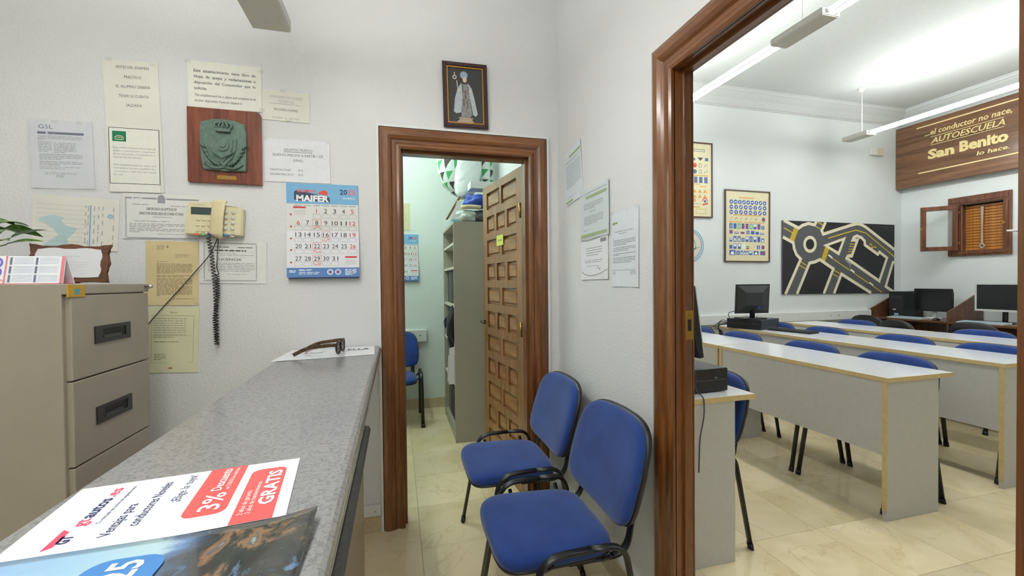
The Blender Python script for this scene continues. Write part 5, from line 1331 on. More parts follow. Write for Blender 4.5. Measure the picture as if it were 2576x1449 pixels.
# support pile under the bag
pb = blob('blue_sports_bag', 'bright blue sports bag lying on top of the cabinet', 'bag', (0.69, 3.62, 2.0), (0.135, 0.085, 0.062), plain('blue_nylon', (40, 76, 170), 0.5, bmp=0.6, bscale=20, bdist=0.02), 4, 0.34); pb['label'] = 'bright blue sports bag lying on top of the cabinet'
o = tag(obj('white_carton', me_box(0.60, 0.84, 3.53, 3.68, 2.09, 2.15, 0.003), plain('white_card_box', (216, 222, 218), 0.6)), 'flat white carton above the blue bag on the cabinet', 'box')
blob('grey_cloth_bundle', 'crumpled grey and cream bundle under the blue bag', 'bundle', (0.70, 3.68, 1.865), (0.12, 0.09, 0.07), plain('dull_grey_cloth', (104, 104, 100), 0.8), 9, 0.2, cut=SZ + 0.001)
blob('plastic_bag', 'clear crumpled plastic bag at the front cabinet edge', 'bag', (0.56, 3.535, 1.855), (0.085, 0.05, 0.055), plain('crumpled_clear_plastic', (206, 214, 208), 0.15, bmp=0.8, bscale=40, bdist=0.02), 6, 0.3, cut=SZ + 0.001)
tag(obj('rolled_cloth', me_tube(fillet([(0.52, 3.51, 1.925), (0.575, 3.51, 1.932), (0.62, 3.51, 1.932), (0.68, 3.51, 1.928)], 0.03), 0.024, 0.018, 12), plain('cream_leather', (214, 202, 158), 0.5), None, None, True), 'cream rolled cloth on top of the plastic bag', 'cloth')
tag(obj('grey_folder', prism([(0.445, SZ + 0.03), (0.54, SZ + 0.035), (0.53, 1.985), (0.50, 2.0)], 3.60, 3.61, 'Y'), M_P_PALE), 'pale grey leaflet leaning on top of the cabinet', 'paper')
tag(obj('cardboard_flap', prism([(0.42, SZ + 0.06), (0.435, SZ + 0.055), (0.535, 2.03), (0.52, 2.04)], 3.64, 3.80, 'Y'), plain('brown_card', (120, 92, 66), 0.8)), 'brown cardboard strip leaning on top of the cabinet', 'cardboard')
tag(obj('light_blue_box', me_box(0.45, 0.53, 3.60, 3.70, SZ + 0.0005, SZ + 0.03, 0.003), plain('light_blue_card', (110, 190, 216), 0.5)), 'small light blue box on the corner of the cabinet top', 'box')
o, w_, h_, ink = sheet('notice_sheet', 'yellowed sheet above the calendar on the store room wall', 'notice', [pixs(-0.07, SYB, 2.13), pixs(0.14, SYB, 2.127), pixs(0.137, SYB, 1.849), pixs(-0.07, SYB, 1.849)], plain('yellowed_paper', (216, 214, 168), 0.7), 'back', SYB, seed=31)
i = Ink(w_, h_); i.frame(0.06, 0.04, 0.94, 0.96, 0.008); i.para(0.15, 0.85, 0.12, 3, 0.05, 0.3, 0.6, 1); i.para(0.15, 0.85, 0.4, 6, 0.06, 0.2, 0.6, 2); ink(i, I_FAINT)
du = thing('cable_duct', 'white cable duct ending behind the blue chair in the store room', 'cable duct', (-0.4, SYB, 0.76))
W(box('duct_body', -1.19, 0.291, SYB - 0.04, SYB - 0.001, 0.70, 0.823, M_DUCT, du, 0.003))
q = obj('screw', me_lathe([(0.007, 0), (0.007, 0.002), (0.002, 0.004)], 10), M_GREYPL, du, Vector((0.225, SYB - 0.04, 0.765)) - du.location); q.rotation_euler = (PI / 2, 0, 0)

# ================================================================== CLASSROOM: WALL THINGS
def sign_poster(corners, label, rows_fn, bezel=0.016):
    c, w_, h_, roll = on_back(corners, CYB)
    t = thing('sign_poster', label, 'poster', group='framed traffic sign posters'); place_back(t, c, roll, CYB - 0.002)
    m = plain('poster_frame_brown', (84, 56, 48), 0.4)
    for q in ((-w_ / 2, w_ / 2, h_ / 2 - bezel, h_ / 2), (-w_ / 2, w_ / 2, -h_ / 2, -h_ / 2 + bezel), (-w_ / 2, -w_ / 2 + bezel, -h_ / 2 + bezel, h_ / 2 - bezel), (w_ / 2 - bezel, w_ / 2, -h_ / 2 + bezel, h_ / 2 - bezel)):
        box('frame_rail', q[0], q[1], -0.022, 0, q[2], q[3], m, t, 0.002)
    pc = box('printed_sheet', -w_ / 2 + bezel, w_ / 2 - bezel, -0.012, -0.002, -h_ / 2 + bezel, h_ / 2 - bezel, M_P_POST, t)
    rows_fn(w_ - 2 * bezel, h_ - 2 * bezel, lambda i, m_, lv=1, nm='print': tag_print(i.build(nm, m_, pc, 0.012 + 0.0004 * lv)))
    return t
def tag_print(o): return o
def rowsA(w_, h_, put):
    bl, wh, rd_, gr, og, gy = [Ink(w_, h_) for _ in range(6)]
    og.rect(0.30, 0.085, 0.64, 0.098); og.rect(0.17, 0.335, 0.81, 0.348); og.rect(0.085, 0.435, 0.38, 0.449); og.rect(0.42, 0.438, 0.90, 0.45)
    for n, y in ((9, 0.155), (8, 0.228), (8, 0.302)):
        for k in range(n):
            x = 0.125 + (0.90 - 0.125) * k / (n - 1); bl.ell(x, y, 0.042); r = (k * 7 + n) % 4
            if r == 0: wh.rect(x - 0.026, y - 0.006, x + 0.026, y + 0.006)
            elif r == 1: wh.poly([(x - 0.02, y + 0.01), (x + 0.02, y + 0.01), (x, y - 0.018)])
            elif r == 2: wh.stroke([(x - 0.02, y + 0.014), (x + 0.02, y - 0.014)], 0.018)
            else: wh.rect(x - 0.008, y - 0.018, x + 0.008, y + 0.018)
    for k in range(6):
        x = 0.12 + 0.115 * k; gy.stroke([(x - 0.025, 0.415), (x + 0.03, 0.37)], 0.008)
        if k % 2: gy.stroke([(x - 0.03, 0.392), (x + 0.03, 0.398)], 0.008)
    bl.ell(0.875, 0.395, 0.042); rd_.stroke([(0.84, 0.41), (0.91, 0.38)], 0.025)
    def sign(x, y, ww, hh, kind):
        (gr if kind == 'g' else bl).rect(x, y, x + ww, y + hh)
        if kind == 'r': rd_.stroke([(x + 0.005, y + hh - 0.006), (x + ww - 0.005, y + 0.006)], 0.02)
        elif kind == 'w': wh.rect(x + 0.01, y + 0.006, x + ww - 0.01, y + hh * 0.55)
        elif kind == 'a': wh.rect(x + ww * 0.4, y + hh * 0.2, x + ww * 0.6, y + hh * 0.85)
        elif kind == 'p': wh.poly([(x + ww * 0.15, y + hh * 0.85), (x + ww * 0.85, y + hh * 0.85), (x + ww * 0.6, y + hh * 0.2), (x + ww * 0.3, y + hh * 0.35)])
        elif kind == 'g': wh.rect(x + ww * 0.35, y + hh * 0.15, x + ww * 0.65, y + hh * 0.85)
    for k, kk in enumerate('abgrrgwra'): sign(0.085 + 0.0925 * k, 0.462 if k < 8 else 0.49, 0.068, 0.078 if k < 8 else 0.05, kk)
    for x, y, a, b, kk in ((0.085, 0.56, 0.075, 0.052, 'r'), (0.20, 0.582, 0.095, 0.03, 'w'), (0.34, 0.582, 0.09, 0.03, 'r'), (0.475, 0.562, 0.07, 0.052, 'a'), (0.58, 0.565, 0.08, 0.05, 'b'), (0.685, 0.575, 0.08, 0.04, 'b'), (0.79, 0.588, 0.10, 0.028, 'w')): sign(x, y, a, b, kk)
    for k, kk in enumerate('wppawawbp'): sign(0.085 + 0.0925 * k, 0.67 if k in (0, 3, 8) else 0.645, 0.068, 0.055 if k in (0, 3, 8) else 0.08, kk)
    for x, y, a, b, kk in ((0.085, 0.775, 0.07, 0.052, 'b'), (0.18, 0.75, 0.065, 0.08, 'w'), (0.28, 0.75, 0.065, 0.08, 'w'), (0.72, 0.775, 0.07, 0.052, 'a'), (0.83, 0.775, 0.07, 0.052, 'r')): sign(x, y, a, b, kk)
    gr.rect(0.47, 0.785, 0.54, 0.803); rd_.rect(0.47, 0.81, 0.54, 0.828); wh.rect(0.38, 0.75, 0.45, 0.83)
    for x, a, kk in ((0.085, 0.14, 'p'), (0.245, 0.075, 'a'), (0.34, 0.05, 'p'), (0.41, 0.05, 'p'), (0.475, 0.04, 'p'), (0.535, 0.075, 'w'), (0.645, 0.115, 'p'), (0.80, 0.12, 'r')): sign(x, 0.845 if a > 0.13 else 0.855, a, 0.075 if a > 0.13 else 0.06, kk)
    put(bl, I_BLUE, 1); put(gr, INK('sign_green', (80, 170, 100)), 1); put(og, I_ORANGE, 1, 'heading_bar'); put(gy, I_GREY, 1); put(wh, I_WHITE, 2); put(rd_, I_RED, 3)
sign_poster([(1820.6, 476), (1935, 483.5), (1933, 660), (1821, 659)], 'framed poster of blue round traffic signs left of the road plan board', rowsA)
def rowsB(w_, h_, put):
    bl, rd_, yl, og, gy, bk = [Ink(w_, h_) for _ in range(6)]
    for x0 in (0.08, 0.55):
        gy.frame(x0 + 0.02, 0.075, x0 + 0.30, 0.11, 0.012)
        bl.rect(x0, 0.20, x0 + 0.07, 0.235); bk.poly([(x0 + 0.12, 0.19), (x0 + 0.26, 0.19), (x0 + 0.20, 0.23), (x0 + 0.18, 0.23)][::-1]); bl.rect(x0 + 0.30, 0.19, x0 + 0.38, 0.235)
        rd_.ell(x0 + 0.06, 0.30, 0.045); bl.ell(x0 + 0.06, 0.385, 0.045)
        for y in (0.30, 0.385):
            gy.ring(x0 + 0.19, y, 0.028, 0.04); gy.stroke([(x0 + 0.27, y + 0.02), (x0 + 0.36, y - 0.02)], 0.012)
        yl.rect(x0, 0.43, x0 + 0.38, 0.442); yl.rect(x0, 0.552, x0 + 0.18, 0.562); og.rect(x0 + 0.18, 0.58, x0 + 0.33, 0.592); yl.rect(x0, 0.865, x0 + 0.18, 0.88)
        for k in range(3): bl.rect(x0 + 0.04 + 0.12 * k, 0.455, x0 + 0.12 + 0.12 * k, 0.54)
        for y in (0.65, 0.72):
            for k in range(3): x = x0 + 0.05 + 0.125 * k; og.poly([(x - 0.05, y + 0.025), (x + 0.05, y + 0.025), (x, y - 0.025)])
        rd_.rect(x0, 0.76, x0 + 0.08, 0.772); rd_.rect(x0, 0.785, x0 + 0.08, 0.795); rd_.ring(x0 + 0.30, 0.79, 0.05, 0.07, 0, PI); bl.ell(x0 + 0.30, 0.79, 0.03); rd_.stroke([(x0 + 0.24, 0.84), (x0 + 0.37, 0.815)], 0.03); gy.rect(x0, 0.825, x0 + 0.2, 0.83)
        yl.frame(x0 + 0.08, 0.895, x0 + 0.32, 0.965, 0.01)
    put(bl, INK('poster_slate', (96, 112, 160)), 1); put(yl, INK('ochre', (204, 172, 70)), 1); put(og, I_ORANGE, 1); put(gy, I_GREY, 1); put(bk, I_DGREY, 1); put(rd_, INK('sign_red', (216, 84, 76)), 2)
q = PY(1791, 362, CYB); q2 = PY(1789, 549, CYB)
sign_poster([pixs(q.x - 0.66, CYB, q.z), (1791, 362), (1789, 549), pixs(q.x - 0.66, CYB, q2.z)], 'framed traffic sign poster half hidden behind the door jamb', rowsB)
# round emblem disc, mostly hidden by the jamb
dc = thing('round_wall_emblem', 'round pale wall emblem with blue rim peeking past the door jamb', 'emblem', (3.53, CYB - 0.002, 1.742))
for nm, r0, r1, d, m in (('disc', 0.0, 0.20, 0.008, plain('emblem_cream', (214, 208, 196), 0.4)), ('rim', 0.192, 0.204, 0.011, plain('emblem_blue_rim', (120, 180, 214), 0.4))):
    if r0 == 0:
        o = obj(nm, me_lathe([(0.20, 0), (0.20, d), (0.18, d + 0.001), (0.01, d + 0.001)], 40), m, dc)
    else:
        o = obj(nm, me_lathe([(r1, 0), (r1, d), (r0, d), (r0, 0)], 40), m, dc)
    o.rotation_euler = (PI / 2, 0, 0)
i = Ink(0.4, 0.4)
for k in range(44):
    g = 2 * PI * k / 44; i.stroke([(0.5 + 0.40 * math.cos(g), 0.5 - 0.40 * math.sin(g)), (0.5 + 0.45 * math.cos(g), 0.5 - 0.45 * math.sin(g))], 0.03)
i.build('rim_lettering', INK('emblem_blue', (96, 130, 180)), dc, 0.0095)
i = Ink(0.4, 0.4); i.ring(0.5, 0.5, 0.20, 0.24); i.stroke([(0.2, 0.62), (0.4, 0.55), (0.6, 0.62), (0.85, 0.56)], 0.03); i.build('emblem_mark', INK('emblem_green', (140, 186, 160)), dc, 0.0095)
# road plan board (traced from a rectified view: px are in a 3.45x crop)
c, w_, h_, roll = on_back([(1965.5, 555), (2245.8, 566), (2245, 736), (1965.5, 740)], CYB)
rb = thing('road_plan_board', 'black magnetic board with a grey road plan and roundabout', 'board'); place_back(rb, c, roll, CYB - 0.002)
bb = box('board', -w_ / 2, w_ / 2, -0.02, 0, -h_ / 2, h_ / 2, I_ROAD, rb, 0.002)
def bm_(x, y):
    fx = (x - 778) / 966; top = 742 + 38 * fx; bot = 1380 - 15 * fx
    return (min(1, max(0, fx)), min(1, max(0, (y - top) / (bot - top))))
def arc(cx, cy, rx, ry, a0, a1, n=12): return [(cx + rx * math.cos(math.radians(a0 + (a1 - a0) * k / n)), cy - ry * math.sin(math.radians(a0 + (a1 - a0) * k / n))) for k in range(n + 1)]
T1 = [(785, 742), (905, 808), (935, 785), (985, 768), (1035, 780), (1050, 745)]
T2 = [(1128, 745), (1095, 830), (1108, 860), (1340, 785), (1400, 770), (1440, 778), (1480, 800), (1752, 994)]
T3 = [(770, 885), (862, 935), (868, 985), (888, 1038), (922, 1075), (800, 1385)]
T4 = [(893, 1385), (995, 1110), (1040, 1100), (1080, 1080), (1195, 1160), (1115, 1380)]
T5 = [(1203, 1380), (1265, 1205), (1530, 1370)]
T6 = [(1372, 888), (1400, 875), (1440, 890), (1470, 920), (1470, 952), (1590, 1035), (1605, 1015), (1675, 1065), (1605, 1265), (1310, 1068), (1320, 1050), (1355, 1050), (1405, 910), (1362, 912)]
T7 = [(1752, 1103), (1730, 1105), (1665, 1312), (1752, 1362)]
TR = [(1130, 958), (1288, 900), (1240, 1028)]
i = Ink(w_, h_)
blk = [[(778, 742)] + T1[0:] if False else T1, T2 + [(1752, 780)], T3 + [(770, 1385)], T4, T5, T6, T7, TR, arc(998, 948, 45, 60, 0, 354, 20)]
for b in blk:
    pts = [bm_(*p) for p in b]
    ar = sum(pts[k][0] * pts[(k + 1) % len(pts)][1] - pts[(k + 1) % len(pts)][0] * pts[k][1] for k in range(len(pts)))
    i.poly(pts if ar < 0 else pts[::-1])
i.build('black_block', I_TAR, bb, 0.0204)
i = Ink(w_, h_)
for T, cl in ((T1, 0), (T2, 0), (T3, 0), (T4, 0), (T5, 0), (T6, 1), (T7, 0), (TR, 1), (arc(998, 948, 45, 60, 0, 345, 23), 1)): i.stroke([bm_(*p) for p in T], 0.021, bool(cl))
i.build('kerb_line', I_CREAM, bb, 0.0210)
i = Ink(w_, h_)
for L in ([(785, 805), (860, 852)], [(1150, 895), (1300, 850), (1390, 825), (1480, 850), (1745, 1055)], [(1165, 1055), (1630, 1362)], [(920, 1095), (970, 1132)], [(910, 1127), (965, 1162)], [(1200, 1170), (1250, 1200)], [(1195, 1207), (1240, 1232)], [(1040, 790), (1090, 820)], [(1060, 755), (1110, 785)]): i.stroke([bm_(*p) for p in L], 0.006)
for (x0, y0, x1, y1) in ((888, 805, 850, 915), (1142, 980, 1107, 1090)):
    for k in range(8):
        s0, s1 = k / 8, k / 8 + 0.095
        i.stroke([bm_(x0 + (x1 - x0) * s0, y0 + (y1 - y0) * s0), bm_(x0 + (x1 - x0) * s1, y0 + (y1 - y0) * s1)], 0.038)
for k in range(5): i.stroke([bm_(1335 - 3 * k, 945 + 22 * k), bm_(1372 - 6 * k, 945 + 22 * k)], 0.005)
i.stroke([bm_(1515, 940), bm_(1545, 965), bm_(1575, 975)], 0.008); i.stroke([bm_(1545, 960), bm_(1535, 985)], 0.014)
i.build('road_marking', I_YELL, bb, 0.0206)
i = Ink(w_, h_)
for k in range(5): i.stroke([bm_(1295 + 12 * k, 1085 + 9 * k), bm_(1355 - 4 * k, 1118 + 9 * k)], 0.004)
i.build('hatching', I_FAINT, bb, 0.0207)
for x, y in ((1165, 1055), (1358, 1180), (1527, 1293)):
    fx, fy = bm_(x, y); cx, cz = (fx - 0.5) * w_, (0.5 - fy) * h_
    o = obj('car_marker', me_box(-0.04, 0.04, -0.012, 0, -0.014, 0.014, 0.006), M_WHITEPL, rb, (cx, -0.0212, cz)); o.rotation_euler = (0, math.radians(33), 0)
# junction box near the corner
jb = thing('junction_box', 'small white and beige box high on the classroom back wall', 'junction box', (6.62, CYB - 0.001, 3.11))
box('cover', -0.10, 0.005, -0.035, 0, -0.05, 0.055, M_WHITEPL, jb, 0.003); box('side_cover', 0.006, 0.13, -0.04, 0, -0.055, 0.055, plain('beige_plastic', (214, 208, 186), 0.5), jb, 0.003)
# wide white wall raceway
du = thing('cable_duct', 'wide white cable duct along the classroom back wall above the desks', 'cable duct', (3.5, CYB, 0.8))
W(box('duct_body', CX0 + 0.01, 6.50, CYB - 0.05, CYB - 0.001, 0.74, 0.86, M_DUCT, du, 0.004))
for x in (4.75, 5.75, 5.9):
    q = obj('screw', me_lathe([(0.008, 0), (0.008, 0.002), (0.002, 0.004)], 10), M_GREYPL, du, Vector((x, CYB - 0.05, 0.80)) - du.location); q.rotation_euler = (PI / 2, 0, 0)

# ---- wooden driving school sign on the classroom right wall
SXF = 7.03; sy0, sy1, sz0, sz1 = 2.85, 4.592, 2.585, 3.46
sb = thing('wooden_sign', 'big brown wooden driving school sign high on the right wall', 'sign', (SXF, (sy0 + sy1) / 2, (sz0 + sz1) / 2), (0, 0, -PI / 2))
sw, sh = sy1 - sy0, sz1 - sz0
M_SIGN2 = wood('sign_board_wood', (88, 58, 38), (116, 80, 54), (142, 102, 72), 'X', 0.35, 0.6)
box('sign_face', -sw / 2, sw / 2, 0, 0.02, -sh / 2, sh / 2, M_SIGN2, sb, 0.003)
box('sign_box', -sw / 2 + 0.02, sw / 2 - 0.02, 0.0205, CXR - SXF - 0.002, -sh / 2 + 0.015, sh / 2 - 0.015, M_CARREL, sb)
def yx(Y_): return (sy1 - Y_) / sw
def zx(Z_): return (sz1 - Z_) / sh
M_GOLD = plain('pale_gold_letters', (232, 212, 150), 0.4)
i = Ink(sw, sh)
i.rect(yx(4.335), zx(3.392), yx(3.10), zx(3.376)); i.rect(yx(4.315), zx(2.765), yx(3.10), zx(2.749)); i.solid('rule', M_GOLD, sb, 0.0005, 0.005)
i = Ink(sw, sh)
i.text('...el conductor no nace,', yx(4.235), zx(3.248), 0.08, 'l', 0.015, 0.2, yx(3.37) - yx(4.235))
i.text('AUTOESCUELA', yx(4.165), zx(3.125), 0.085, 'l', 0.015, 0.25, yx(3.43) - yx(4.165))
i.rect(yx(4.17), zx(3.108), yx(3.44), zx(3.100)); i.rect(yx(4.17), zx(3.220), yx(3.44), zx(3.213))
i.text('San', yx(4.20), zx(2.925), 0.135, 'l', 0.045, 0, 0.165); i.text('Benito', yx(3.86), zx(2.93), 0.14, 'l', 0.045, 0, yx(3.40) - yx(3.86))
i.text('lo hace.', yx(3.69), zx(2.83), 0.055, 'l', 0.02, 0.15, yx(3.39) - yx(3.69))
i.solid('letter', M_GOLD, sb, 0.0005, 0.008)

# ---- small wooden window with open casement and roller shutter
wn = struct(empty('window_1', (CXR, (WY0 + WY1) / 2, WZ0), (0, 0, -PI / 2)), 'small wooden window with a closed slatted shutter and one open casement')
ww, wh_ = WY1 - WY0, WZ1 - WZ0
fo = 0.13
for (x0, x1, z0, z1) in ((-ww / 2 - fo, ww / 2 + 0.07, wh_, wh_ + 0.10), (-ww / 2 - fo, ww / 2 + 0.07, -0.07, 0.0), (-ww / 2 - fo, -ww / 2, 0.0, wh_), (ww / 2, ww / 2 + 0.07, 0.0, wh_)):
    r_ = box('frame_rail', x0, x1, -0.035, -0.001, z0, z1, M_WINWOOD, wn, 0.004)
    d = 0.022
    box('moulding', x0 + d, x1 - d, -0.043, -0.0352, z0 + d, z1 - d, M_WINWOOD, r_, 0.003)
sl = me_box(-ww / 2 + 0.005, ww / 2 - 0.005, 0.06, 0.072, 0.002, 0.0345, 0.004)
n_s = int(wh_ / 0.036)
for k in range(n_s): obj('shutter_slat', sl, M_SHUTTER, wn, (0, 0, 0.003 + 0.036 * k))
obj('shutter_back', me_box(-ww / 2 + 0.002, ww / 2 - 0.002, 0.075, 0.08, 0.001, wh_ - 0.001), plain('dark_shutter_gap', (40, 26, 16), 0.8), wn)
for s in (-1, 1): obj('reveal', me_box(s * ww / 2 - (0.004 if s > 0 else 0), s * ww / 2 + (0.004 if s < 0 else 0), 0.001, 0.058, 0.001, wh_ - 0.001), M_WINWOOD, wn)
cs = obj('casement', None, None) if False else None
cw2, chh = 0.36, wh_ - 0.01; rw = 0.055
bm = bmesh.new()
for q in ((-cw2, 0, -0.02, 0.02, 0, rw), (-cw2, 0, -0.02, 0.02, chh - rw, chh), (-cw2, -cw2 + rw, -0.02, 0.02, rw, chh - rw), (-rw, 0, -0.02, 0.02, rw, chh - rw)): bm_box(bm, *q)
bmesh.ops.bevel(bm, geom=list(bm.edges), offset=0.002, segments=1, affect='EDGES')
cs = obj('casement', me_bm(bm), M_WINWOOD, wn, (-ww / 2 - 0.005, -0.07, 0.005)); cs.rotation_euler = (0, 0, math.radians(42))
obj('pane', me_box(-cw2 + rw, -rw, -0.003, 0.003, rw, chh - rw), plain('window_glass', (225, 236, 234), 0.03, alpha=0.14), cs)
obj('latch', me_box(-cw2 - 0.006, -cw2 + 0.012, -0.03, -0.021, chh * 0.48, chh * 0.54, 0.002), M_BRASS, cs)
for z in (0.1, 0.5): tube('hinge', [(-ww / 2 - 0.005, -0.046, z - 0.02), (-ww / 2 - 0.005, -0.046, z + 0.02)], 0.005, M_BRASS, wn)
box('catch', ww / 2 - 0.004, ww / 2 + 0.025, -0.047, -0.0435, 0.30, 0.33, M_BRASS, wn, 0.002)
st2 = thing('shutter_strap', 'pale grey shutter strap hanging knotted in front of the slats', 'strap', (7.19, 3.72, WZ0), (0, 0, -PI / 2))
obj('strap', prism([(-0.010, 0.06), (0.012, 0.06), (0.008, 0.3), (0.016, 0.55), (-0.014, 0.55), (-0.006, 0.3)], -0.002, 0.002, 'Y'), plain('strap_grey', (176, 160, 146), 0.8), st2)
tube('knot', fillet([(-0.03, -0.004, 0.04), (0.0, -0.008, 0.09), (0.03, -0.004, 0.05), (0.0, 0.002, 0.02), (-0.02, -0.006, 0.05)], 0.02), 0.008, MATS['strap_grey'], st2)
# small wall shelf cut by the door frame
sf = thing('wall_shelf', 'small white shelf on dark brackets right of the wooden window', 'shelf', (CXR, 3.15, 1.845), (0, 0, -PI / 2))
box('shelf_board', -0.2, 0.35, -0.26, -0.001, -0.006, 0.012, M_WHITEPL, sf, 0.003)
for x in (-0.10, 0.25): obj('bracket', prism([(-0.20, -0.0065), (-0.002, -0.0065), (-0.002, -0.13), (-0.02, -0.13)], x - 0.012, x + 0.012, 'X'), M_CARREL, sf)

# ================================================================== CARRELS AND COMPUTERS
def carrel(y0, y1, label, left_panel):
    t = thing('computer_carrel', label, 'desk', (6.8, (y0 + y1) / 2, 0), group='brown computer carrels')
    side = [(6.50, 0), (6.50, 0.885), (6.98, 1.085), (7.13, 1.085), (7.13, 0)]
    ys = [y0] + ([y1 - 0.02] if left_panel else [])
    for y in ys: W(obj('side_panel', prism(side, y, y + 0.02, 'Y', 0.002), M_CARREL, t))
    a, b = y0 + 0.021, y1 - (0.021 if left_panel else 0.001)
    W(box('shelf', 6.50, 7.13, a, b, 0.74, 0.765, wood('carrel_wood_flat', (74, 46, 28), (100, 66, 42), (122, 84, 56), 'Y', 0.35), t, 0.002))
    W(box('back_panel', 7.11, 7.13, a, b, 0.25, 0.739, M_CARREL, t)); W(box('foot_rail', 6.9, 6.92, a, b, 0.1, 0.2, M_CARREL, t))
carrel(3.67, 4.565, 'brown carrel in the corner holding the tower computer', True)
carrel(2.775, 3.669, 'brown carrel at the right holding the silver monitor', False)
ZS = 0.766
def monitor(label, loc, rz, w_, h_, frame_m, z0, tilt=0, base_m=None, depth=0.04):
    t = thing('computer_monitor', label, 'monitor', loc, (0, 0, rz), group='flat computer monitors')
    bm_ = base_m or M_BLACK
    obj('stand_base', me_lathe([(0.10, 0), (0.10, 0.008), (0.08, 0.014), (0.02, 0.018)], 24), bm_, t, None, True)
    tube('stand_neck', fillet([(0, 0.03, 0.012), (0, 0.035, 0.08), (0, 0.03, z0 + h_ * 0.5)], 0.03), 0.026, bm_, t, 0.012, 10, (0, 1, 0))
    hs = obj('housing', prism([(-0.012, 0), (0.012, 0), (0.03, h_ * 0.2), (0.034, h_ * 0.8), (0.012, h_), (-0.012, h_)], -w_ / 2, w_ / 2, 'X', 0.002), M_BLACK, t, (0, 0, z0))
    hs.rotation_euler = (math.radians(tilt), 0, 0)
    bz2 = bmesh.new(); e = 0.018
    for q in ((-w_ / 2, w_ / 2, -0.016, -0.0125, h_ - e, h_), (-w_ / 2, w_ / 2, -0.016, -0.0125, 0, e * 1.3), (-w_ / 2, -w_ / 2 + e, -0.016, -0.0125, e * 1.3, h_ - e), (w_ / 2 - e, w_ / 2, -0.016, -0.0125, e * 1.3, h_ - e)): bm_box(bz2, *q)
    obj('bezel', me_bm(bz2), frame_m, hs)
    obj('screen', me_box(-w_ / 2 + e, w_ / 2 - e, -0.0145, -0.0126, e * 1.3, h_ - e), M_SCREEN, hs)
    return t
def keyboard(label, loc, rz, m1, m2, w_=0.44, d_=0.15):
    t = thing('keyboard', label, 'keyboard', loc, (0, 0, rz), group='computer keyboards')
    obj('case', prism([(-d_ / 2, 0), (d_ / 2, 0), (d_ / 2, 0.022), (-d_ / 2, 0.010)], -w_ / 2, w_ / 2, 'X', 0.002), m1, t)
    for r_ in range(5):
        y = -d_ / 2 + 0.022 + 0.024 * r_; z = 0.010 + 0.012 * (y + d_ / 2) / d_
        obj('key_row', me_box(-w_ / 2 + 0.012, w_ / 2 - 0.012, y - 0.009, y + 0.009, z, z + 0.005, 0.0015, 1), m2, t)
    return t
M_KBL = plain('pale_blue_grey_keys', (150, 176, 188), 0.4)
p = PX(2345, 757, 6.86)
monitor('black monitor with thin silver edge in the corner carrel', (6.87, 4.045, ZS), R9, 0.41, 0.30, M_BLACK, 0.095, 0, M_SILVER)
monitor('silver-framed monitor in the right carrel', (6.82, 3.335, ZS), R9, 0.50, 0.335, M_SILVER, 0.135, 0, M_BLACK)
tw = thing('tower_computer', 'dark tower computer standing in the corner carrel', 'computer', (6.85, 4.36, ZS), (0, 0, R9))
box('case', -0.09, 0.09, -0.15, 0.22, 0, 0.355, M_DARK, tw, 0.004)
fp = box('front_bezel', -0.091, 0.091, -0.166, -0.1505, 0, 0.355, M_BLACK, tw, 0.005)
box('drive_bay', -0.07, 0.07, -0.168, -0.1665, 0.26, 0.30, M_DARK, fp, 0.001); box('power_panel', -0.02, 0.03, -0.169, -0.1665, 0.03, 0.055, plain('steel_blue_plate', (150, 180, 200), 0.3), fp); box('badge', -0.04, 0.0, -0.168, -0.1665, 0.10, 0.115, M_SILVER, fp)
keyboard('pale blue keyboard in front of the tower computer', (6.60, 4.17, ZS), R9, M_SILVER, M_KBL, 0.40)
keyboard('pale blue keyboard in the right carrel', (6.60, 3.40, ZS), R9, M_SILVER, M_KBL, 0.42)
def mouse(label, loc, rz, m):
    t = thing('computer_mouse', label, 'mouse', loc, (0, 0, rz), group='computer mice')
    bm = bmesh.new(); bmesh.ops.create_uvsphere(bm, u_segments=18, v_segments=10, radius=1)
    for v in bm.verts: v.co = Vector((v.co.x * 0.032, v.co.y * 0.055, max(0, v.co.z) * 0.034))
    obj('shell', me_bm(bm), m, t, None, True)
    o = obj('wheel', me_lathe([(0.006, -0.003), (0.007, 0), (0.006, 0.003)], 12), M_GREYPL, t, (0, -0.03, 0.028)); o.rotation_euler = (0, PI / 2, 0)
mouse('black mouse beside the keyboard in the corner carrel', (6.60, 3.85, ZS), R9, M_BLACK)
# near desktop computer by the door jamb
DZ = 0.7755
def desktop_pc(label, loc, rz, w_, d_, h_, rear=False):
    t = thing('desktop_computer', label, 'computer', loc, (0, 0, rz), group='flat desktop computers')
    box('case', -w_ / 2, w_ / 2, -d_ / 2, d_ / 2, 0.004, h_, M_DARK, t, 0.004)
    f_ = box('front_panel', -w_ / 2 - 0.001, w_ / 2 + 0.001, -d_ / 2 - 0.010, -d_ / 2 - 0.0005, 0.003, h_ + 0.001, M_BLACK, t, 0.003)
    box('panel_groove', -w_ / 2 + 0.01, w_ / 2 - 0.01, -d_ / 2 - 0.0112, -d_ / 2 - 0.0103, h_ * 0.52, h_ * 0.54, M_GREYPL, f_)
    box('power_button', w_ / 2 - 0.08, w_ / 2 - 0.06, -d_ / 2 - 0.0118, -d_ / 2 - 0.0103, h_ * 0.58, h_ * 0.66, M_GREYPL, f_, 0.0005)
    for sx in (-1, 1):
        for sy in (-1, 1): box('rubber_foot', sx * w_ * 0.4 - 0.01, sx * w_ * 0.4 + 0.01, sy * d_ * 0.4 - 0.01, sy * d_ * 0.4 + 0.01, 0, 0.0045, M_BLACK, t)
    return t
desktop_pc('dark flat desktop computer on the white desk beside the door jamb', (1.338, 1.885, DZ), math.radians(3), 0.36, 0.34, 0.112)
mouse('white mouse lying on the near desktop computer', (1.335, 1.80, DZ + 0.113), 0.4, M_WHITEPL)
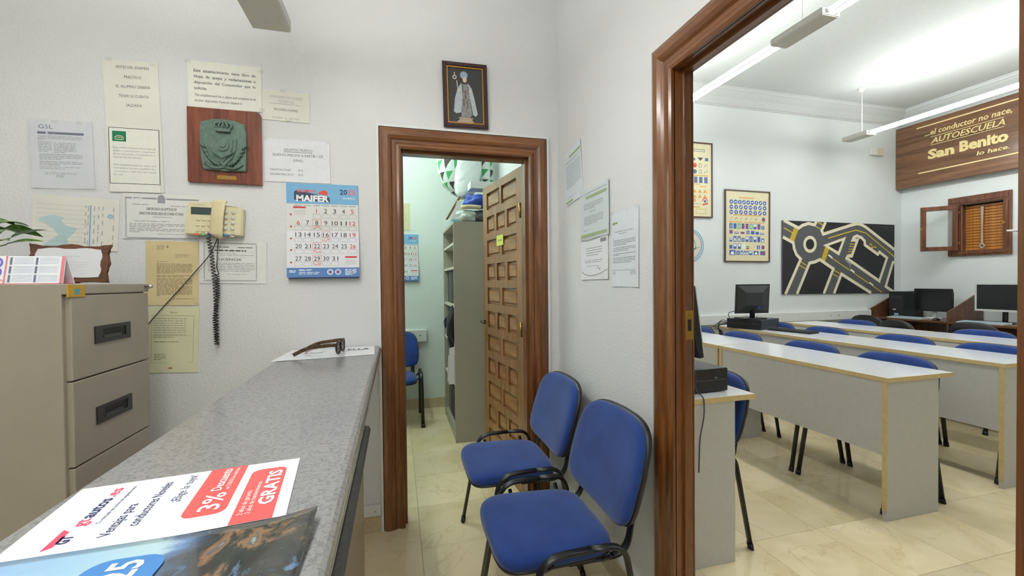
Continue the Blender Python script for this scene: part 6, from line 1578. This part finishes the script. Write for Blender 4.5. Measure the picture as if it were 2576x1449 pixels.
mnl = thing('computer_monitor', 'large black monitor seen edge-on past the door jamb', 'monitor', (1.415, 1.99, DZ + 0.113), (0, 0, math.radians(90)), group='flat computer monitors')
obj('stand_base', me_lathe([(0.10, 0), (0.10, 0.008), (0.08, 0.014), (0.02, 0.018)], 24), M_BLACK, mnl, None, True)
tube('stand_neck', [(0, 0.03, 0.012), (0, 0.03, 0.28)], 0.026, M_BLACK, mnl, 0.012, 10, (0, 1, 0))
hs = obj('housing', prism([(-0.008, 0), (0.015, 0), (0.03, 0.06), (0.032, 0.28), (0.014, 0.35), (-0.008, 0.35)], -0.24, 0.24, 'X', 0.003), M_BLACK, mnl, (0, 0, 0.045)); hs.rotation_euler = (math.radians(-8), 0, 0)
obj('bezel', me_box(-0.24, 0.24, -0.014, -0.0085, 0, 0.35, 0.002), M_SILVER, hs)
obj('vent_grille', me_box(-0.15, 0.15, 0.0325, 0.034, 0.10, 0.20), M_DARK, hs)
cb = [PX(1760, 985, 1.19), Vector((1.20, 1.62, 0.80)), Vector((1.19, 1.60, 0.72)), Vector((1.18, 1.62, 0.5)), Vector((1.17, 1.75, 0.3))]
tag(obj('mouse_cable', me_tube(fillet([Vector((1.33, 1.745, DZ + 0.117)), Vector((1.335, 1.70, DZ + 0.112)), Vector((1.332, 1.695, DZ + 0.012)), Vector((1.327, 1.632, DZ + 0.01)), Vector((1.322, 1.625, 0.70)), Vector((1.295, 1.622, 0.60)), Vector((1.29, 1.622, 0.45))], 0.03), 0.003, None, 6), plain('grey_cable', (70, 74, 80), 0.5), None, None, True), 'grey mouse cable hanging over the near desk end', 'cable')
# far computer on the second row
fpc = desktop_pc('dark flat desktop computer under the far monitor, rear sockets showing', (3.80, 3.885, DZ), math.radians(-70), 0.36, 0.40, 0.105)
rp = box('rear_plate', -0.17, 0.17, 0.2005, 0.203, 0.012, 0.098, plain('galvanised_steel', (150, 154, 154), 0.4, 0.6), fpc)
for k in range(5): box('socket', -0.14 + 0.06 * k, -0.10 + 0.06 * k, 0.2035, 0.208, 0.03, 0.06, M_BLACK if k % 2 else M_GREYPL, rp)
box('paper_label', -0.182, -0.1805, 0.05, 0.15, 0.02, 0.09, M_P_PALE, fpc)
mf = thing('computer_monitor', 'black monitor turned backwards on the second desk row', 'monitor', (3.72, 3.84, DZ + 0.1065), (0, 0, math.radians(170)), group='flat computer monitors')
obj('stand_base', me_box(-0.13, 0.13, -0.09, 0.09, 0, 0.012, 0.004), M_BLACK, mf)
tube('stand_neck', [(0.0, 0.03, 0.01), (0.0, 0.055, 0.30)], 0.03, M_BLACK, mf, 0.012, 10, (0, 1, 0))
hs = obj('housing', prism([(-0.19, 0), (0.19, 0), (0.19, 0.315), (-0.19, 0.315)], -0.012, 0.012, 'Y', 0.003), M_BLACK, mf, (0, 0.02, 0.06)); hs.rotation_euler = (math.radians(-4), 0, math.radians(0))
def frustum(w0, h0, w1, h1, y0, y1, zc):
    V = [(-w0, y0, zc - h0), (w0, y0, zc - h0), (w0, y0, zc + h0), (-w0, y0, zc + h0), (-w1, y1, zc - h1), (w1, y1, zc - h1), (w1, y1, zc + h1), (-w1, y1, zc + h1)]
    bm = bmesh.new(); v = [bm.verts.new(p) for p in V]
    for f in ((0, 1, 2, 3), (7, 6, 5, 4), (0, 4, 5, 1), (1, 5, 6, 2), (2, 6, 7, 3), (3, 7, 4, 0)): bm.faces.new([v[k] for k in f])
    return me_bm(bm)
obj('rear_cover', frustum(0.18, 0.145, 0.09, 0.07, 0.0122, 0.04, 0.1575), M_DARK, hs)
box('video_plug', -0.06, -0.03, 0.041, 0.058, 0.06, 0.08, plain('vga_blue', (40, 60, 150), 0.5), hs)
obj('screen', me_box(-0.17, 0.17, -0.0135, -0.0125, 0.018, 0.297), M_SCREEN, hs)
keyboard('black keyboard right of the far desktop computer', (3.86, 3.45, DZ), R9 + 0.2, M_BLACK, M_DARK, 0.42)
rd = random.Random(2)
cbs = thing('cable_bundle', 'bundle of black cables drooping behind the far computer', 'cables', (3.60, 4.1, DZ))
for k in range(5):
    a = Vector((3.63 + 0.02 * k, 4.02 + 0.012 * k, DZ + 0.05)); b = Vector((3.56 - 0.02 * k, 4.10 + 0.03 * k, DZ + 0.09 - 0.03 * k)); c_ = Vector((3.54, 4.06, 0.62 - 0.02 * k)); d_ = Vector((3.555 + 0.005 * k, 3.92 - 0.05 * k, 0.60))
    e_ = Vector((3.57, 3.82 - 0.03 * k, 0.70))
    o = obj('cable', me_tube(fillet([a, b, Vector((3.55, 4.13 - 0.02 * k, DZ - 0.03)), c_, d_, e_], 0.06, 6), 0.004, None, 6), M_BLACK, cbs, None, True); W(o)
o = obj('cable', me_tube(fillet([Vector((3.60, 4.0, DZ + 0.09)), Vector((3.58, 4.02, DZ + 0.16)), Vector((3.68, 3.90, DZ + 0.21))], 0.05, 6), 0.004, None, 6), M_BLACK, cbs, None, True); W(o)
# task chairs at the carrels
def task_chair(label, x, y, rz, fab):
    t = thing('task_chair', label, 'chair', (x, y, 0), (0, 0, rz), group='dark swivel chairs')
    for k in range(5):
        g = 2 * PI * k / 5 + 0.3; p1 = Vector((0.27 * math.cos(g), 0.27 * math.sin(g), 0.07))
        l = tube('star_leg', [(0, 0, 0.10), p1], 0.018, M_BLACK, t, 0.012)
        w2 = obj('caster', me_lathe([(0.02, -0.012), (0.026, -0.006), (0.026, 0.006), (0.02, 0.012)], 14), M_BLACK, l, (p1.x, p1.y, 0.026)); w2.rotation_euler = (PI / 2, 0, g)
    tube('gas_lift', [(0, 0, 0.08), (0, 0, 0.40)], 0.022, M_BLACK, t)
    obj('seat', me_pad(TOPR, lambda s, h, a: (lambda p: (p[0] * s, p[1] * s, 0.40 + h))(superpt(0.23, 0.22, 3, a))), fab, t, None, True)
    tube('back_bar', fillet([(0, 0.05, 0.41), (0, 0.26, 0.41), (0, 0.28, 0.70)], 0.06), 0.025, M_BLACK, t, 0.006, 10, (0, 1, 0))
    def bf(s, h, a):
        px_, pz_ = superpt(0.215, 0.19, 2.8, a); return (px_ * s, 0.265 - h - 0.02 * (px_ * s / 0.2) ** 2, 0.64 + pz_ * s)
    obj('backrest', me_pad([(a, b * 0.8) for a, b in TOPR], bf), fab, t, None, True)
    obj('backrest_shell', me_pad([(a, b) for a, b in BOTR], bf), M_BLACK, t, None, True)
task_chair('black swivel chair in front of the corner carrel', 6.16, 4.20, PI / 2, M_BLKFAB)
task_chair('brown-grey swivel chair behind the back desk row', 5.75, 3.55, PI / 2 - 0.2, M_BRNFAB)
task_chair('black swivel chair in front of the right carrel', 6.15, 3.15, PI / 2 + 0.1, M_BLKFAB)
